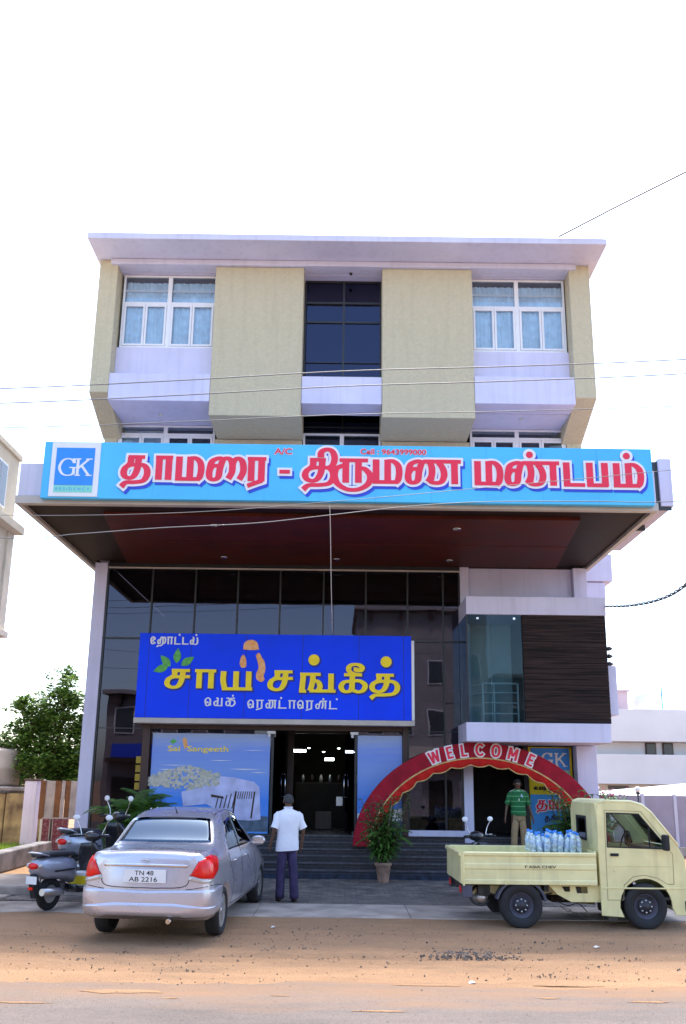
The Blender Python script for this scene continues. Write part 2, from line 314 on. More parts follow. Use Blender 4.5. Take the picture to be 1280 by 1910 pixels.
# ---------------------------------------------------------------- lettering drawn as pen strokes
_J = [(.08, 1), (.1, 0)]
GL = {  # glyph: (advance, [strokes]); 'c' = curved, 'l' = straight; x height 1
 'aa': (.85, [('l', [(0, .95), (.8, .95)]), ('l', [(.17, .95), (.17, 0)]), ('l', [(.62, .95), (.62, 0)])]),
 'ma': (1.2, [('l', [(.14, 1), (.14, 0)]), ('l', [(0, .05), (1.0, .05)]), ('l', [(.62, 1), (.62, .05)]), ('c', [(.6, .93), (.85, .93), (1.05, .75), (1.1, .45), (1.05, .15), (.95, .03)])]),
 'ra': (.85, [('l', [(0, .95), (.82, .95)]), ('l', [(.17, .95), (.17, 0)]), ('l', [(.62, .95), (.62, 0)]), ('c', [(.68, .03), (.35, -.08), (.02, -.2)])]),
 'ru': (1.25, [('l', [(.2, .95), (1.1, .95)]), ('l', [(.4, .95), (.4, 0)]), ('l', [(.8, .95), (.8, 0)]), ('c', [(.38, .75), (.12, .6), (.05, .3), (.15, -.05), (.45, -.28), (.8, -.28), (1.1, -.05), (1.17, .3), (1.0, .58), (.8, .62)])]),
 'ai': (1.45, [('c', [(.5, .52), (.4, .62), (.24, .6), (.12, .4), (.14, .14), (.28, .04), (.45, .15), (.5, .5), (.6, .86), (.78, .95), (.93, .78), (.95, .4), (.82, .08)]), ('c', [(.95, .4), (.98, .78), (1.15, .95), (1.32, .8), (1.36, .4), (1.22, .05)]), ('c', [(.12, .4), (.2, .8), (.45, .95), (.62, .9)])]),
 'nna': (2.0, [('c', [(.5, .52), (.4, .62), (.24, .6), (.12, .4), (.14, .14), (.28, .04), (.45, .15), (.5, .5), (.6, .86), (.78, .95), (.93, .78), (.95, .4), (.82, .08)]), ('c', [(.12, .4), (.2, .8), (.45, .95), (.62, .9)]), ('c', [(.95, .4), (.92, .12), (1.08, .04), (1.28, .1), (1.38, .35), (1.34, .65), (1.2, .9)]), ('c', [(.75, .95), (1.0, .95), (1.2, .93)]), ('l', [(1.1, .95), (1.98, .95)]), ('l', [(1.75, .95), (1.75, 0)])]),
 'tta': (.95, [('l', [(.14, 1), (.14, 0)]), ('l', [(0, .05), (.9, .05)])]),
 'pa': (1.1, [('l', [(.14, 1), (.14, 0)]), ('l', [(0, .05), (1.0, .05)]), ('l', [(.88, 1), (.88, 0)])]),
 'ca': (1.15, [('l', [(.25, .95), (1.0, .95)]), ('c', [(.38, .95), (.36, .7), (.22, .55)]), ('c', [(.72, .95), (.68, .45), (.55, .12), (.34, .03), (.14, .12), (.08, .3), (.16, .5), (.36, .6), (.6, .6), (1.02, .62)])]),
 'ta': (1.25, [('l', [(.25, .95), (1.0, .95)]), ('c', [(.38, .95), (.36, .7), (.22, .55)]), ('c', [(.72, .95), (.68, .45), (.55, .15), (.36, .05), (.16, .12), (.08, .3), (.16, .5), (.36, .6), (.65, .62), (.95, .6), (1.12, .42), (1.12, .15), (.95, -.06), (.6, -.12), (.22, -.14), (.02, -.32)])]),
 'ti': (1.25, [('l', [(.25, .95), (.85, .95)]), ('c', [(.38, .95), (.36, .7), (.22, .55)]), ('c', [(.72, .95), (.68, .45), (.55, .15), (.36, .05), (.16, .12), (.08, .3), (.16, .5), (.36, .6), (.65, .62), (.95, .6), (1.12, .42), (1.12, .15), (.95, -.06), (.6, -.12), (.22, -.14), (.02, -.32)]), ('c', [(.95, .6), (1.12, .75), (1.18, 1.05), (1.08, 1.32), (.88, 1.4), (.68, 1.28), (.66, 1.05)])]),
 'ya': (1.3, [('c', [(.14, 1), (.13, .5), (.2, .06)]), ('l', [(.1, .05), (1.25, .05)]), ('l', [(.62, 1), (.62, .05)]), ('l', [(1.1, 1), (1.1, 0)])]),
 'nga': (1.4, [('l', [(.05, .95), (.8, .95)]), ('l', [(.17, .95), (.12, 0)]), ('c', [(.52, .95), (.5, .5), (.42, .05)]), ('l', [(.02, .03), (.28, .03)]), ('c', [(.5, .6), (.7, .55), (.78, .3), (.72, .06)]), ('l', [(.4, .05), (1.35, .05)]), ('l', [(1.18, 1), (1.18, 0)])]),
 'ki': (1.2, [('l', [(.2, .95), (.95, .95)]), ('l', [(.55, .95), (.53, .05)]), ('c', [(.52, .6), (.22, .55), (.08, .3), (.2, .06), (.42, .06), (.54, .25)]), ('c', [(.54, .6), (.85, .62), (1.08, .4), (1.0, .12), (.8, .03), (.58, .1)]), ('c', [(.88, .95), (.6, 1.0), (.42, 1.15), (.4, 1.35), (.55, 1.5), (.8, 1.5), (.95, 1.35), (.88, 1.18), (.72, 1.2), (.72, 1.34)])]),
 'pulli': (0, [('dot', [(0, 0)])]),
 'e': (.75, [('c', [(.38, .35), (.25, .48), (.1, .3), (.18, .06), (.4, .06), (.5, .25), (.62, .05)]), ('c', [(.09, .3), (.05, .7), (.3, .97), (.55, .8), (.58, .3), (.6, .05)])]),
 'ee': (.75, [('c', [(.38, .35), (.25, .48), (.1, .3), (.18, .06), (.4, .06), (.5, .25), (.62, .05)]), ('c', [(.09, .3), (.05, .7), (.3, .97), (.55, .8), (.5, .6), (.38, .65), (.42, .78)])]),
 'ha': (1.25, [('c', [(.4, .5), (.28, .6), (.12, .4), (.2, .08), (.42, .1), (.45, .5), (.55, .9), (.75, .9), (.82, .5), (.8, 0)]), ('c', [(.8, .3), (.95, .1), (1.1, .25), (1.15, .7), (1.0, .95), (.88, .8)]), ('c', [(.82, .05), (.5, -.22), (.15, -.2), (.05, -.4)])]),
 'la': (1.2, [('c', [(.4, .5), (.28, .6), (.12, .4), (.2, .08), (.42, .1), (.5, .45), (.52, .9), (.38, .95)]), ('c', [(.45, .15), (.7, .02), (1.0, .1), (1.08, .5), (1.0, .95)])]),
 'va': (1.1, [('c', [(.45, .5), (.3, .6), (.12, .4), (.2, .08), (.42, .1), (.48, .5), (.5, .95)]), ('l', [(.3, .95), (.55, .95)]), ('l', [(.45, .05), (1.0, .05)]), ('l', [(.9, 1), (.9, 0)])]),
 'ja': (1.15, [('c', [(.5, .5), (.35, .62), (.15, .45), (.2, .12), (.45, .1), (.55, .5), (.4, .95), (.15, .95)]), ('c', [(.5, .3), (.6, .05), (.85, .05), (1.05, .35), (.95, .7), (.7, .75), (.65, .95), (1.05, .95)])]),
 'sa': (1.25, [('c', [(.4, .5), (.28, .6), (.12, .4), (.2, .08), (.42, .1), (.48, .5), (.5, .95)]), ('l', [(.3, .95), (1.2, .95)]), ('c', [(.45, .1), (.65, .05), (.8, .3), (.78, .95)]), ('l', [(1.05, .95), (1.05, 0)])]),
 'na': (1.35, [('c', [(.4, .5), (.28, .6), (.12, .4), (.2, .08), (.42, .1), (.48, .5), (.6, .92), (.8, .85), (.85, .4), (.75, .05)]), ('l', [(.7, .95), (1.3, .95)]), ('l', [(1.12, .95), (1.12, 0)])]),
 '-': (.7, [('l', [(.08, .42), (.6, .42)])]),
 'W': (1.15, [('l', [(.08, 1), (.3, 0)]), ('l', [(.3, 0), (.56, .95)]), ('l', [(.56, .95), (.8, 0)]), ('l', [(.8, 0), (1.05, 1)])]),
 'E': (.7, [('l', [(.12, 1), (.12, 0)]), ('l', [(.1, .93), (.62, .93)]), ('l', [(.1, .5), (.55, .5)]), ('l', [(.1, .07), (.62, .07)])]),
 'L': (.7, [('l', [(.12, 1), (.12, 0)]), ('l', [(.1, .07), (.62, .07)])]),
 'C': (.85, [('c', [(.75, .8), (.55, .95), (.3, .9), (.12, .65), (.12, .35), (.3, .1), (.55, .05), (.75, .2)])]),
 'O': (.95, [('c', [(.45, .95), (.2, .85), (.1, .5), (.2, .15), (.45, .05), (.7, .15), (.8, .5), (.7, .85), (.45, .95)])]),
 'M': (1.05, [('l', [(.12, 1), (.12, 0)]), ('l', [(.12, 1), (.48, .3)]), ('l', [(.48, .3), (.84, 1)]), ('l', [(.84, 1), (.84, 0)])]),
 'G': (1.05, [('c', [(.85, .78), (.72, .93), (.5, .98), (.25, .88), (.1, .6), (.1, .38), (.25, .12), (.5, .02), (.75, .06), (.86, .18)]), ('l', [(.86, .45), (.86, .08)]), ('l', [(.62, .47), (1.0, .47)]), ('l', [(.86, 1), (.86, .72)])]),
 'K': (1.1, [('l', [(.18, 1), (.18, 0)]), ('l', [(.02, .97), (.36, .97)]), ('l', [(.02, .03), (.36, .03)]), ('l', [(.85, .97), (.2, .42)]), ('l', [(.42, .58), (.88, .03)]), ('l', [(.66, .97), (1.05, .97)]), ('l', [(.7, .03), (1.08, .03)])]),
}
def stroke(mb, pts, wx, wz, depth, grow=0., y=0., th=.01):
    """ribbon with a pen that is wider across (wx) than up (wz); closed solid; y = face, th = thickness behind"""
    P = [Vector((p[0], p[1])) for p in pts]; n = len(P)
    if grow > 0 or True:
        e = grow
        P[0] = P[0] - (P[1] - P[0]).normalized() * e; P[-1] = P[-1] + (P[-1] - P[-2]).normalized() * e
    L_ = []; R_ = []
    for i in range(n):
        t = (P[min(i + 1, n - 1)] - P[max(i - 1, 0)]).normalized(); nr = Vector((-t.y, t.x))
        w = math.sqrt((wx * nr.x) ** 2 + (wz * nr.y) ** 2) + grow
        L_.append(P[i] + nr * w); R_.append(P[i] - nr * w)
    vs = []; fs = []
    for i in range(n):
        d = y - depth - i * 2e-5
        vs += [(L_[i].x, d, L_[i].y), (R_[i].x, d, R_[i].y), (L_[i].x, y + th, L_[i].y), (R_[i].x, y + th, R_[i].y)]
    for i in range(n - 1):
        a = 4 * i; b = a + 4
        fs += [(a, a + 1, b + 1, b), (a + 2, b + 2, b + 3, a + 3), (a, b, b + 2, a + 2), (a + 1, a + 3, b + 3, b + 1)]
    fs += [(0, 2, 3, 1), (4 * n - 4, 4 * n - 3, 4 * n - 1, 4 * n - 2)]
    mb.add(vs, fs)
_k = [0]
def glyph(mb, g, x, z, sx, sz, wx, wz, grow=0., y=0., th=.01, rot=0., cx=0, cz=0):
    for kind, pts in GL[g][1]:
        _k[0] = (_k[0] + 1) % 9; dp = _k[0] * 4e-4
        if kind == 'dot':
            c = [(x + (wx + grow) * 1.25 * math.cos(a * PI / 9), z + (wx + grow) * 1.25 * math.sin(a * PI / 9)) for a in range(18)]
            mb.plate(c, (), y - dp, y + th); continue
        q = [(x + p[0] * sx, z + p[1] * sz) for p in pts]
        if kind == 'c': q = [tuple(v) for v in smooth([(a, b, 0) for a, b in q], 6)]; q = [(a[0], a[1]) for a in q]
        if rot:
            c_, s_ = math.cos(rot), math.sin(rot)
            q = [(cx + (a - cx) * c_ - (b - cz) * s_, cz + (a - cx) * s_ + (b - cz) * c_) for a, b in q]
        stroke(mb, q, wx, wz, dp, grow, y, th)
def text_mesh(mb, body, x, z, h, y, w=None, off=0., th=.006, mtx=None):
    c = bpy.data.curves.new('tmp', 'FONT'); c.body = body; c.size = 1; c.offset = off
    o = bpy.data.objects.new('tmp', c); COL.objects.link(o); bpy.context.view_layer.update()
    me = o.to_mesh(); X = [v.co.x for v in me.vertices]; Z = [v.co.y for v in me.vertices]
    x0, x1, z0, z1 = min(X), max(X), min(Z), max(Z); sz = h / (z1 - z0); sx = (w / (x1 - x0)) if w else sz
    mb.add([(x + (v.co.x - x0) * sx, y, z + (v.co.y - z0) * sz) for v in me.vertices], [tuple(p.vertices) for p in me.polygons], mtx=mtx)
    o.to_mesh_clear(); bpy.data.objects.remove(o); bpy.data.curves.remove(c)
# ================================================================ ground
def sheet(name, xs, ys, zf, m):
    vs = [(x, y, zf(x, y)) for y in ys for x in xs]; nx = len(xs)
    fs = [(j * nx + i, j * nx + i + 1, (j + 1) * nx + i + 1, (j + 1) * nx + i) for j in range(len(ys) - 1) for i in range(nx - 1)]
    mb = MB(); mb.add(vs, fs, True); o = mb.build(name, m, norm=False); return struct(o)
def lin(a, b, n): return [a + (b - a) * i / n for i in range(n + 1)]
def nz(x, y, s, a): return noise.noise(Vector((x * s, y * s, 3.1))) * a
def gz(x, y):
    if not (-16 < x < 16 and 4 < y < 19): return -.012
    e = .02 * noise.noise(Vector((x * .6, y * 1.6, 0))) + .012 * noise.noise(Vector((x * 3, y * 4, 5))) + .006 * noise.noise(Vector((x * 11, y * 13, 9)))
    for y0, d_ in ((10.75, .022), (12.25, .018), (9.75, .012)):
        q = (y - y0 - .12 * math.sin(x * .35 + y0) - .04 * noise.noise(Vector((x * .9, y0, 2)))) / .11; e -= d_ * math.exp(-q * q) - d_ * .6 * math.exp(-(q - 1.9) ** 2) - d_ * .6 * math.exp(-(q + 1.9) ** 2)
    k = max(0, min(1, (13.7 - y) / .8, (y - 8.2) / 1.2))
    return -.012 + (e + .012) * k * .9 + (.055 * max(0, min(1, (y - 12.75) / .5)) if y < 13.7 else 0)
sheet('ground', [-900, -300, -80, -30] + lin(-16, 16, 200) + [30, 80, 300, 900], [-900, -300, -60, -20, 2, 6] + lin(7, 14, 90) + [16, 20, 30, 60, 200, 900], gz, 'sand')
# the road: its edge is frayed where sand has blown over it
mb = MB(); xs = [-900, -200, -40] + lin(-16, 16, 260) + [40, 200, 900]
top = [(x, 9.25 + nz(x, 1, .45, .35) + nz(x, 4, 2.1, .16) + nz(x, 8, 7, .06)) for x in xs]
vs = []; fs = []
for x, y in top: vs += [(x, y, .004), (x, 6, .004), (x, -3.2, .004)]
for i in range(len(top) - 1):
    for k in (0, 1): fs.append((3 * i + k, 3 * i + k + 1, 3 * i + 3 + k + 1, 3 * i + 3 + k))
struct(mb.add(vs, fs).build('road', 'road', norm=False))
# sand drifts thinly over the road border
mb = MB()
for i in range(16):
    cx = random.uniform(-8, 8); cy = random.uniform(8.2, 9.3); rx = random.uniform(.1, .5); ry = rx * random.uniform(.08, .22)
    n = 16; c = [(cx + rx * math.cos(2 * PI * k / n) * random.uniform(.6, 1.1), cy + ry * math.sin(2 * PI * k / n) * random.uniform(.6, 1.2), .008) for k in range(n)]
    mb.add([(cx, cy, .014)] + c, [(0, 1 + k, 1 + (k + 1) % n) for k in range(n)], True)
mb.build('sand_drift', 'sand', kind='stuff')
# pebbles and clods
mb = MB()
def clod(cx, cy, r, z=.0):
    n = 5; w0 = random.uniform(0, 6)
    ring = [(cx + r * random.uniform(.7, 1.3) * math.cos(w0 + 2 * PI * k / n), cy + r * random.uniform(.7, 1.3) * math.sin(w0 + 2 * PI * k / n), z - .01) for k in range(n)]
    mid = [(cx + (p[0] - cx) * .7, cy + (p[1] - cy) * .7, z + r * random.uniform(.4, .7)) for p in ring]
    mb.add(ring + mid + [(cx, cy, z + r * .8)], [(k, (k + 1) % n, n + (k + 1) % n, n + k) for k in range(n)] + [(n + k, n + (k + 1) % n, 2 * n) for k in range(n)])
for i in range(1100):
    y = random.uniform(7.8, 13.55); clod(random.uniform(-7, 7), y, random.choice((.005, .006, .008, .010, .014)), gz(0, y) if y < 9 else .004)
for i in range(260): clod(random.gauss(1.55, .3), random.gauss(10.8, .16), random.uniform(.006, .020), .006)
for cx, cy in ((-.75, 10.9), (-.45, 11.05), (-2.9, 10.3), (2.9, 10.3), (.15, 12.0), (-.2, 12.5), (2.2, 9.75)):
    for i in range(14): clod(random.gauss(cx, .14), random.gauss(cy, .05), random.uniform(.005, .013), .008)
for i in range(1200): clod(random.uniform(-7, 7), random.uniform(9.0, 13.5), random.uniform(.003, .008), .0)
mb.build('gravel', 'pebble', kind='stuff')
mb = MB()
for i in range(350): clod(random.uniform(-7, 7), random.uniform(9.3, 13.5), random.uniform(.005, .016), -.002)
mb.build('sand_clods', 'sand', kind='stuff')
for i, (x, y, l_) in enumerate(((-.9, 12.6, 'small pale paper scrap on the sand behind the parked car'), (1.35, 9.35, 'small pale scrap lying at the road edge near the middle'), (3.2, 11.4, 'small crumpled paper scrap on the sand below the truck'))):
    q = MB().add([(-.03, -.02, 0), (.03, -.03, .012), (.04, .02, 0), (.0, .035, .018), (-.035, .02, .004), (0, 0, .02)], [(0, 1, 5), (1, 2, 5), (2, 3, 5), (3, 4, 5), (4, 0, 5)]).build('paper_scrap', 'sign_white', norm=False); q.location = (x, y, .008); tag(q, l_, 'litter')

# concrete strip along the forecourt, cast in bays
strip = thing('concrete_kerb', 'long pale concrete strip between the sand and the paved forecourt', 'kerb', (0, 13.25, 0))
xs = [-9.5, -6.9, -3.2, -1.25, 1.05, 3.6, 6.3, 9.0]
for i in range(len(xs) - 1):
    MB().box(xs[i] + .004, xs[i + 1] - .004, nz(xs[i], 0, 1, .03), 1.36, -.1, (.060 + .002 * (i % 2)) if xs[i] > -4 else .045).build('kerb_bay', 'concrete', strip, bevel=.012)
struct(B('forecourt', 'cement_dark', None, -9.5, 9.0, 14.62, 18.6, -.1, .036))
fc = bpy.data.objects['forecourt']
pav_m = [mat('paver_%s' % 'abc'[i], c, .85, var=.25, vs=3, bump=.5, bs=60) for i, c in enumerate(((.20, .165, .145), (.235, .195, .165), (.17, .145, .13)))]
def paver_mesh(m):
    o = MB().box(-.094, .094, -.044, .044, 0, .028).build('paver', m, fc, bevel=0); me = o.data; bpy.data.objects.remove(o); return me
pms = [paver_mesh(m) for m in pav_m]
rest = [MB(), MB(), MB()]; cnt = 0; r = 0; y = 14.67
while y < 18.3:
    x = -5.4 + (.1 if r % 2 else 0)
    while x < 5.6:
        k = random.randrange(3); dz = .036 + random.uniform(-.003, .003)
        if cnt < 300 and -3.2 < x < 3.4 :
            o = bpy.data.objects.new('paver', pms[k]); COL.objects.link(o); o.parent = fc; o.location = (x, y, dz); o.rotation_euler = (random.uniform(-.01, .01), random.uniform(-.01, .01), 0); cnt += 1
        else: rest[k].box(x - .094, x + .094, y - .044, y + .044, dz, dz + .028)
        x += .2
    y += .1; r += 1
for k in range(3): rest[k].build('paver_field', pav_m[k], fc, kind='stuff', norm=False)
# left access ramp: worn concrete patches
rp = MB()
for (x0, x1, y0, y1, z) in ((-9.4, -5.5, 14.65, 15.2, .075), (-9.4, -3.7, 15.25, 17.2, .20)):
    rp.box(x0, x1, y0, y1, .0, z)
struct(rp.build('ramp', 'concrete', bevel=.03))

# ================================================================ the main building
bld = thing('commercial_building', 'three storey white and olive building with wide flat canopy over a dark glazed ground floor', 'building', (0, 19.6, 0))
OY = 19.6
def bb(name, m, x0, x1, y0, y1, z0, z1, bevel=0., par=bld, kind=None):
    """box in world coordinates as a part of the building"""
    return MB().box(x0, x1, y0 - OY, y1 - OY, z0, z1).build(name, m, par, bevel=bevel, kind=kind)
FL = .83
# steps: six slabs, each with its tread and a paler nosing
for i in range(6):
    z0 = .12 + i * .1183; y0 = 18.2 + i * .275
    st = bb('step', 'blue_stone' if i == 0 else 'granite', -5.3, 5.2, y0 + .02, y0 + .5 if i < 5 else 19.9, z0 - (.02 if i else .1), z0 + .088)
    bb('nosing', 'step_edge', -5.3, 5.2, y0, y0 + .3, z0 + .09, z0 + .1183, .006, st)
    for k in range(3): bb('riser_joint', 'step_edge' if k % 2 else 'black_metal', -5.3, 5.2, y0 + .012, y0 + .0185, z0 + .02 + k * .026, z0 + .026 + k * .026, 0, st)
# floors and back rooms behind the glass
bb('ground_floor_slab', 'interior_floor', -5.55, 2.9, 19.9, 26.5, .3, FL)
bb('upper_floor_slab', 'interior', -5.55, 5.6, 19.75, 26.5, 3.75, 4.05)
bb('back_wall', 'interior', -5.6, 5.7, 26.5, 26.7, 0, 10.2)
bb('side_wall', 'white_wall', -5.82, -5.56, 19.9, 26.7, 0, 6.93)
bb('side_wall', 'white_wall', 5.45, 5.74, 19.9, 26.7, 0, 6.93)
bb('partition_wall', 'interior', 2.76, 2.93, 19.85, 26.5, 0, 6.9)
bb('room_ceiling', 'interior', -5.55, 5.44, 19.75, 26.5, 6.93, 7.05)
# columns of the ground storey
bb('column', 'white_wall', -5.83, -5.53, 19.58, 19.89, 0, 6.925, .01)
bb('column', 'white_wall', 2.74, 2.95, 19.58, 19.84, 0, 6.925, .01)
bb('column', 'white_wall', 5.40, 5.72, 19.55, 19.89, 5.9, 6.925, .01)
bb('column', 'white_wall', 5.27, 5.72, 19.56, 19.88, 0, 2.82, .01)
bb('plinth', 'granite', -5.53, 2.74, 19.66, 19.9, 0, FL - .004)
bb('wall_panel', 'white_wall', 2.96, 5.39, 19.7, 19.8, 5.9, 6.92)
bb('window_sill', 'white_wall', 1.50, 2.735, 19.5, 19.7, FL + .004, .96, .01)
# glazing grid: black mullions, single panes
XM = [-5.5, -4.45, -3.44, -2.45, -1.46, -.45, .54, 1.51, 2.34, 2.72]
for x in XM: bb('mullion', 'black_metal', x - .018, x + .018, 19.57, 19.66, 5.16 if -4.5 < x < 1.5 else FL, 6.85)
bb('transom', 'black_metal', -5.53, 2.735, 19.565, 19.665, 6.85, 6.92)
bb('transom', 'black_metal', -5.53, 2.735, 19.572, 19.662, 5.12, 5.16)
bb('ceiling_trim', 'trim_beige', -5.5, 2.735, 19.50, 19.56, 6.78, 6.81)
for i in range(len(XM) - 1): bb('glass_pane', 'glass_dark', XM[i] + .019, XM[i + 1] - .019, 19.61, 19.622, 5.16, 6.85)
for i in (0, 7, 8):
    a, b = XM[i] + .019, XM[i + 1] - .019
    for z0, z1 in ((FL + .13 if i else FL, 3.08), (3.1, 5.12)): bb('glass_pane', 'glass_dark', a, b, 19.61, 19.622, z0, z1)
for x0, x1, z0, z1 in ((-5.5, -4.45, 3.08, 3.1), (1.51, 2.72, 3.08, 3.1)): bb('transom', 'black_metal', x0, x1, 19.6, 19.63, z0, z1)
# reeded dark wall behind the middle bays and frames of the shop front
bb('frame_post', 'brown_frame', -4.44, -4.27, 19.5, 19.64, FL, 3.3, .005)
bb('frame_post', 'brown_frame', 1.38, 1.49, 19.5, 19.64, FL, 3.3, .005)
bb('frame_header', 'brown_frame', -4.265, 1.375, 19.52, 19.64, 3.08, 3.34, .005)
bb('sign_backing_wall', 'interior', -4.43, 1.49, 19.63, 19.74, 3.35, 5.11)
bb('frame_post', 'black_metal', -1.55, -1.5, 19.54, 19.62, FL, 3.07, .003)
bb('frame_post', 'black_metal', .31, .36, 19.54, 19.62, FL, 3.07, .003)
for x0, x1 in ((-4.26, -1.56), (.37, 1.37)): bb('glass_pane', 'glass_dark', x0, x1, 19.585, 19.597, FL, 3.07)
for x0, x1, s in ((-1.49, -.42, 1), (.30, -.62, -1)):
    d = bpy.data.objects.new('door', None); COL.objects.link(d); d.parent = bld; d.location = (x0, 0, FL); d.rotation_euler = (0, 0, math.radians(78) * s)
    MB().box(0, s * .9, -.006, .006, .02, 2.2).build('glass_leaf', 'glass_dark', d)
    MB().box(0, s * .14, -.02, .02, 2.1, 2.24).build('patch_fitting', 'chrome', d, bevel=.004)
    MB().box(0, s * .14, -.02, .02, 0, .09).build('patch_fitting', 'chrome', d, bevel=.004)
    MB().tube([(s * .8, -.05, .75), (s * .8, -.05, 1.35)], .014).tube([(s * .8, -.05, .8), (s * .8, 0, .8)], .008).tube([(s * .8, -.05, 1.3), (s * .8, 0, 1.3)], .008).build('handle', 'chrome', d)
for x in (-1.53, .33):
    bb('door_clamp', 'sign_white', x - .12, x + .06, 19.49, 19.535, 3.0, 3.06, .004)
    bb('door_clamp', 'sign_white', x - .1, x - .05, 19.48, 19.535, 2.93, 2.995, .004)
# inside the restaurant
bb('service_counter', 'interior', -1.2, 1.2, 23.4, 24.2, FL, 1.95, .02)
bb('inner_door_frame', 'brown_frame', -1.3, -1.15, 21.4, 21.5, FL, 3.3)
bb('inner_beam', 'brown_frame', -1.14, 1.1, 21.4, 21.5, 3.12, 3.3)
for i in range(9): d = MB().lathe([(.001, 0), (.04, .01), (.05, .10), (.02, .2), (.001, .21)], 10).build('jar', ('steel', 'brown_frame', 'trim_beige')[i % 3], bld); d.location = (-1.0 + i * .24, 23.6 - OY, 1.955)
for i in range(5): d = MB().lathe([(.001, -.03), (.03, -.02), (.04, 0)], 8).build('spot_lamp', 'lamp', bld); d.location = (-.9 + i * .42, 24.6 - OY, 2.9 - .1 * (i % 2))
bb('waiter_station', 'brown_frame', -.62, -.2, 21.9, 22.2, FL, 1.25, .02)
for x, y, z, w in ((-1.26, 23.0, 2.72, .34), (-.42, 23.3, 2.52, .24)):
    lt = bb('ceiling_tube_light', 'lamp', x, x + w, y, y + .08, z, z + .07)
bb('menu_board', 'steel', -.1, .06, 21.8, 21.83, 1.40, 1.62, .004)
for x, z in ((.55, 1.95), (.6, 1.1)): bb('shelf', 'steel', x, x + .5, 22.6, 22.9, z, z + .02)
# canopy
bb('canopy_slab', 'roof_white', -6.06, 5.80, 15.14, 21.2, 7.06, 7.70, .01)
bb('canopy_soffit', 'soffit_dark', -5.98, 5.72, 15.25, 19.565, 6.97, 7.055)
bb('canopy_fascia_trim', 'trim_beige', -6.08, 5.82, 15.10, 15.24, 6.90, 7.055, .008)
bb('canopy_side_trim', 'trim_beige', -6.08, -5.985, 15.245, 20.6, 6.90, 7.055, .008)
bb('canopy_side_trim', 'trim_beige', 5.725, 5.82, 15.245, 20.6, 6.90, 7.055, .008)
bb('canopy_soffit', 'soffit_dark', -5.98, -5.84, 19.57, 20.6, 6.97, 7.055)
# maroon soffit boards, slanting at both ends
ys = [15.75, 16.70, 17.65, 18.6, 19.53]
for i in range(4):
    ya, yb = ys[i] + .006, ys[i + 1] - .006
    xl = lambda y: -4.62 - .12 * (y - 15.75); xr = lambda y: 4.55 + .12 * (y - 15.75)
    MB().plate([(xl(ya), ya - OY), (xr(ya), ya - OY), (xr(yb), yb - OY), (xl(yb), yb - OY)], (), 6.90 + .006 * (i % 2), 6.966, 'xy').build('soffit_board', 'soffit_maroon', bld, bevel=.004)
for x, y in ((-2.57, 16.32), (2.25, 16.37), (-2.7, 18.81), (-.15, 18.88), (2.41, 18.85)):
    d = MB().lathe([(.062, 0), (.085, 0), (.085, -.018), (.062, -.02), (.055, 0)], 20).build('downlight', 'chrome', bld); d.location = (x, y - OY, 6.895)
    MB().lathe([(.0001, -.004), (.056, -.004), (.056, .004), (.0001, .004)], 16).build('lens', 'lens', d)

# upper storeys: olive piers, olive end fins, white bands, roof
bb('olive_wall', 'olive', -5.86, -5.56, 19.58, 24, 7.71, 10.58)
bb('olive_wall', 'olive', 5.42, 5.77, 19.58, 24, 7.71, 10.58)
bb('olive_wall', 'olive', -3.17, -1.04, 19.58, 20.0, 7.71, 10.06)
bb('olive_wall', 'olive', .90, 3.05, 19.58, 20.0, 7.71, 10.06)
bb('olive_pier', 'olive', -3.12, -1.02, 18.2, 19.9, 10.08, 13.90, .012)
bb('olive_pier', 'olive', .85, 2.98, 18.2, 19.9, 10.08, 13.90, .012)
for x0, x1 in ((-5.90, -5.46), (5.30, 5.79)):   # end fins, their foot cut back to the wall
    MB().plate([(18.2 - OY, 10.62), (19.6 - OY, 10.05), (24 - OY, 10.05), (24 - OY, 14.05), (18.2 - OY, 14.05)], (), x0, x1, 'yz').build('olive_fin', 'olive', bld, bevel=.012)
bb('lintel_beam', 'roof_white', -5.62, 5.46, 18.13, 18.5, 13.91, 14.045, .006)
bb('roof_slab', 'roof_white', -5.98, 5.98, 17.36, 24.4, 14.055, 14.20, .012)
bb('roof_edge_upstand', 'roof_white', -5.9, 5.92, 17.42, 17.55, 14.205, 14.25, .01)
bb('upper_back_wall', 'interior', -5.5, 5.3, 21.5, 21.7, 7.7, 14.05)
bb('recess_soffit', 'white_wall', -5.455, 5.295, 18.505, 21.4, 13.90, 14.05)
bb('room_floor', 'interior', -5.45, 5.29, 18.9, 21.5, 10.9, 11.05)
bb('white_band', 'white_wall', -5.455, -3.125, 18.19, 18.75, 10.42, 11.10, .01)
bb('white_band', 'white_wall', 2.985, 5.295, 18.19, 18.75, 10.45, 11.13, .01)
bb('white_band', 'white_wall', -1.015, .845, 18.24, 18.9, 10.42, 11.10, .01)
for x0, x1 in ((-5.455, -3.125), (2.985, 5.295)):
    bb('spandrel_wall', 'white_wall', x0, x1, 18.56, 18.74, 11.105, 11.95)
    bb('balcony_soffit', 'white_wall', x0, x1, 18.76, 19.95, 10.44, 10.6)
bb('balcony_soffit', 'white_wall', -1.015, .845, 18.91, 19.95, 10.95, 11.09)
for x in (-4.4, 4.2):
    d = MB().lathe([(.0001, -.03), (.04, -.028), (.055, 0)], 14).build('ceiling_light', 'lens', bld); d.location = (x, 19.0 - OY, 10.437)
d = MB().lathe([(.0001, -.05), (.03, -.04), (.04, 0)], 12).build('ceiling_light', 'black_metal', bld); d.location = (.1, 18.4 - OY, 13.895)

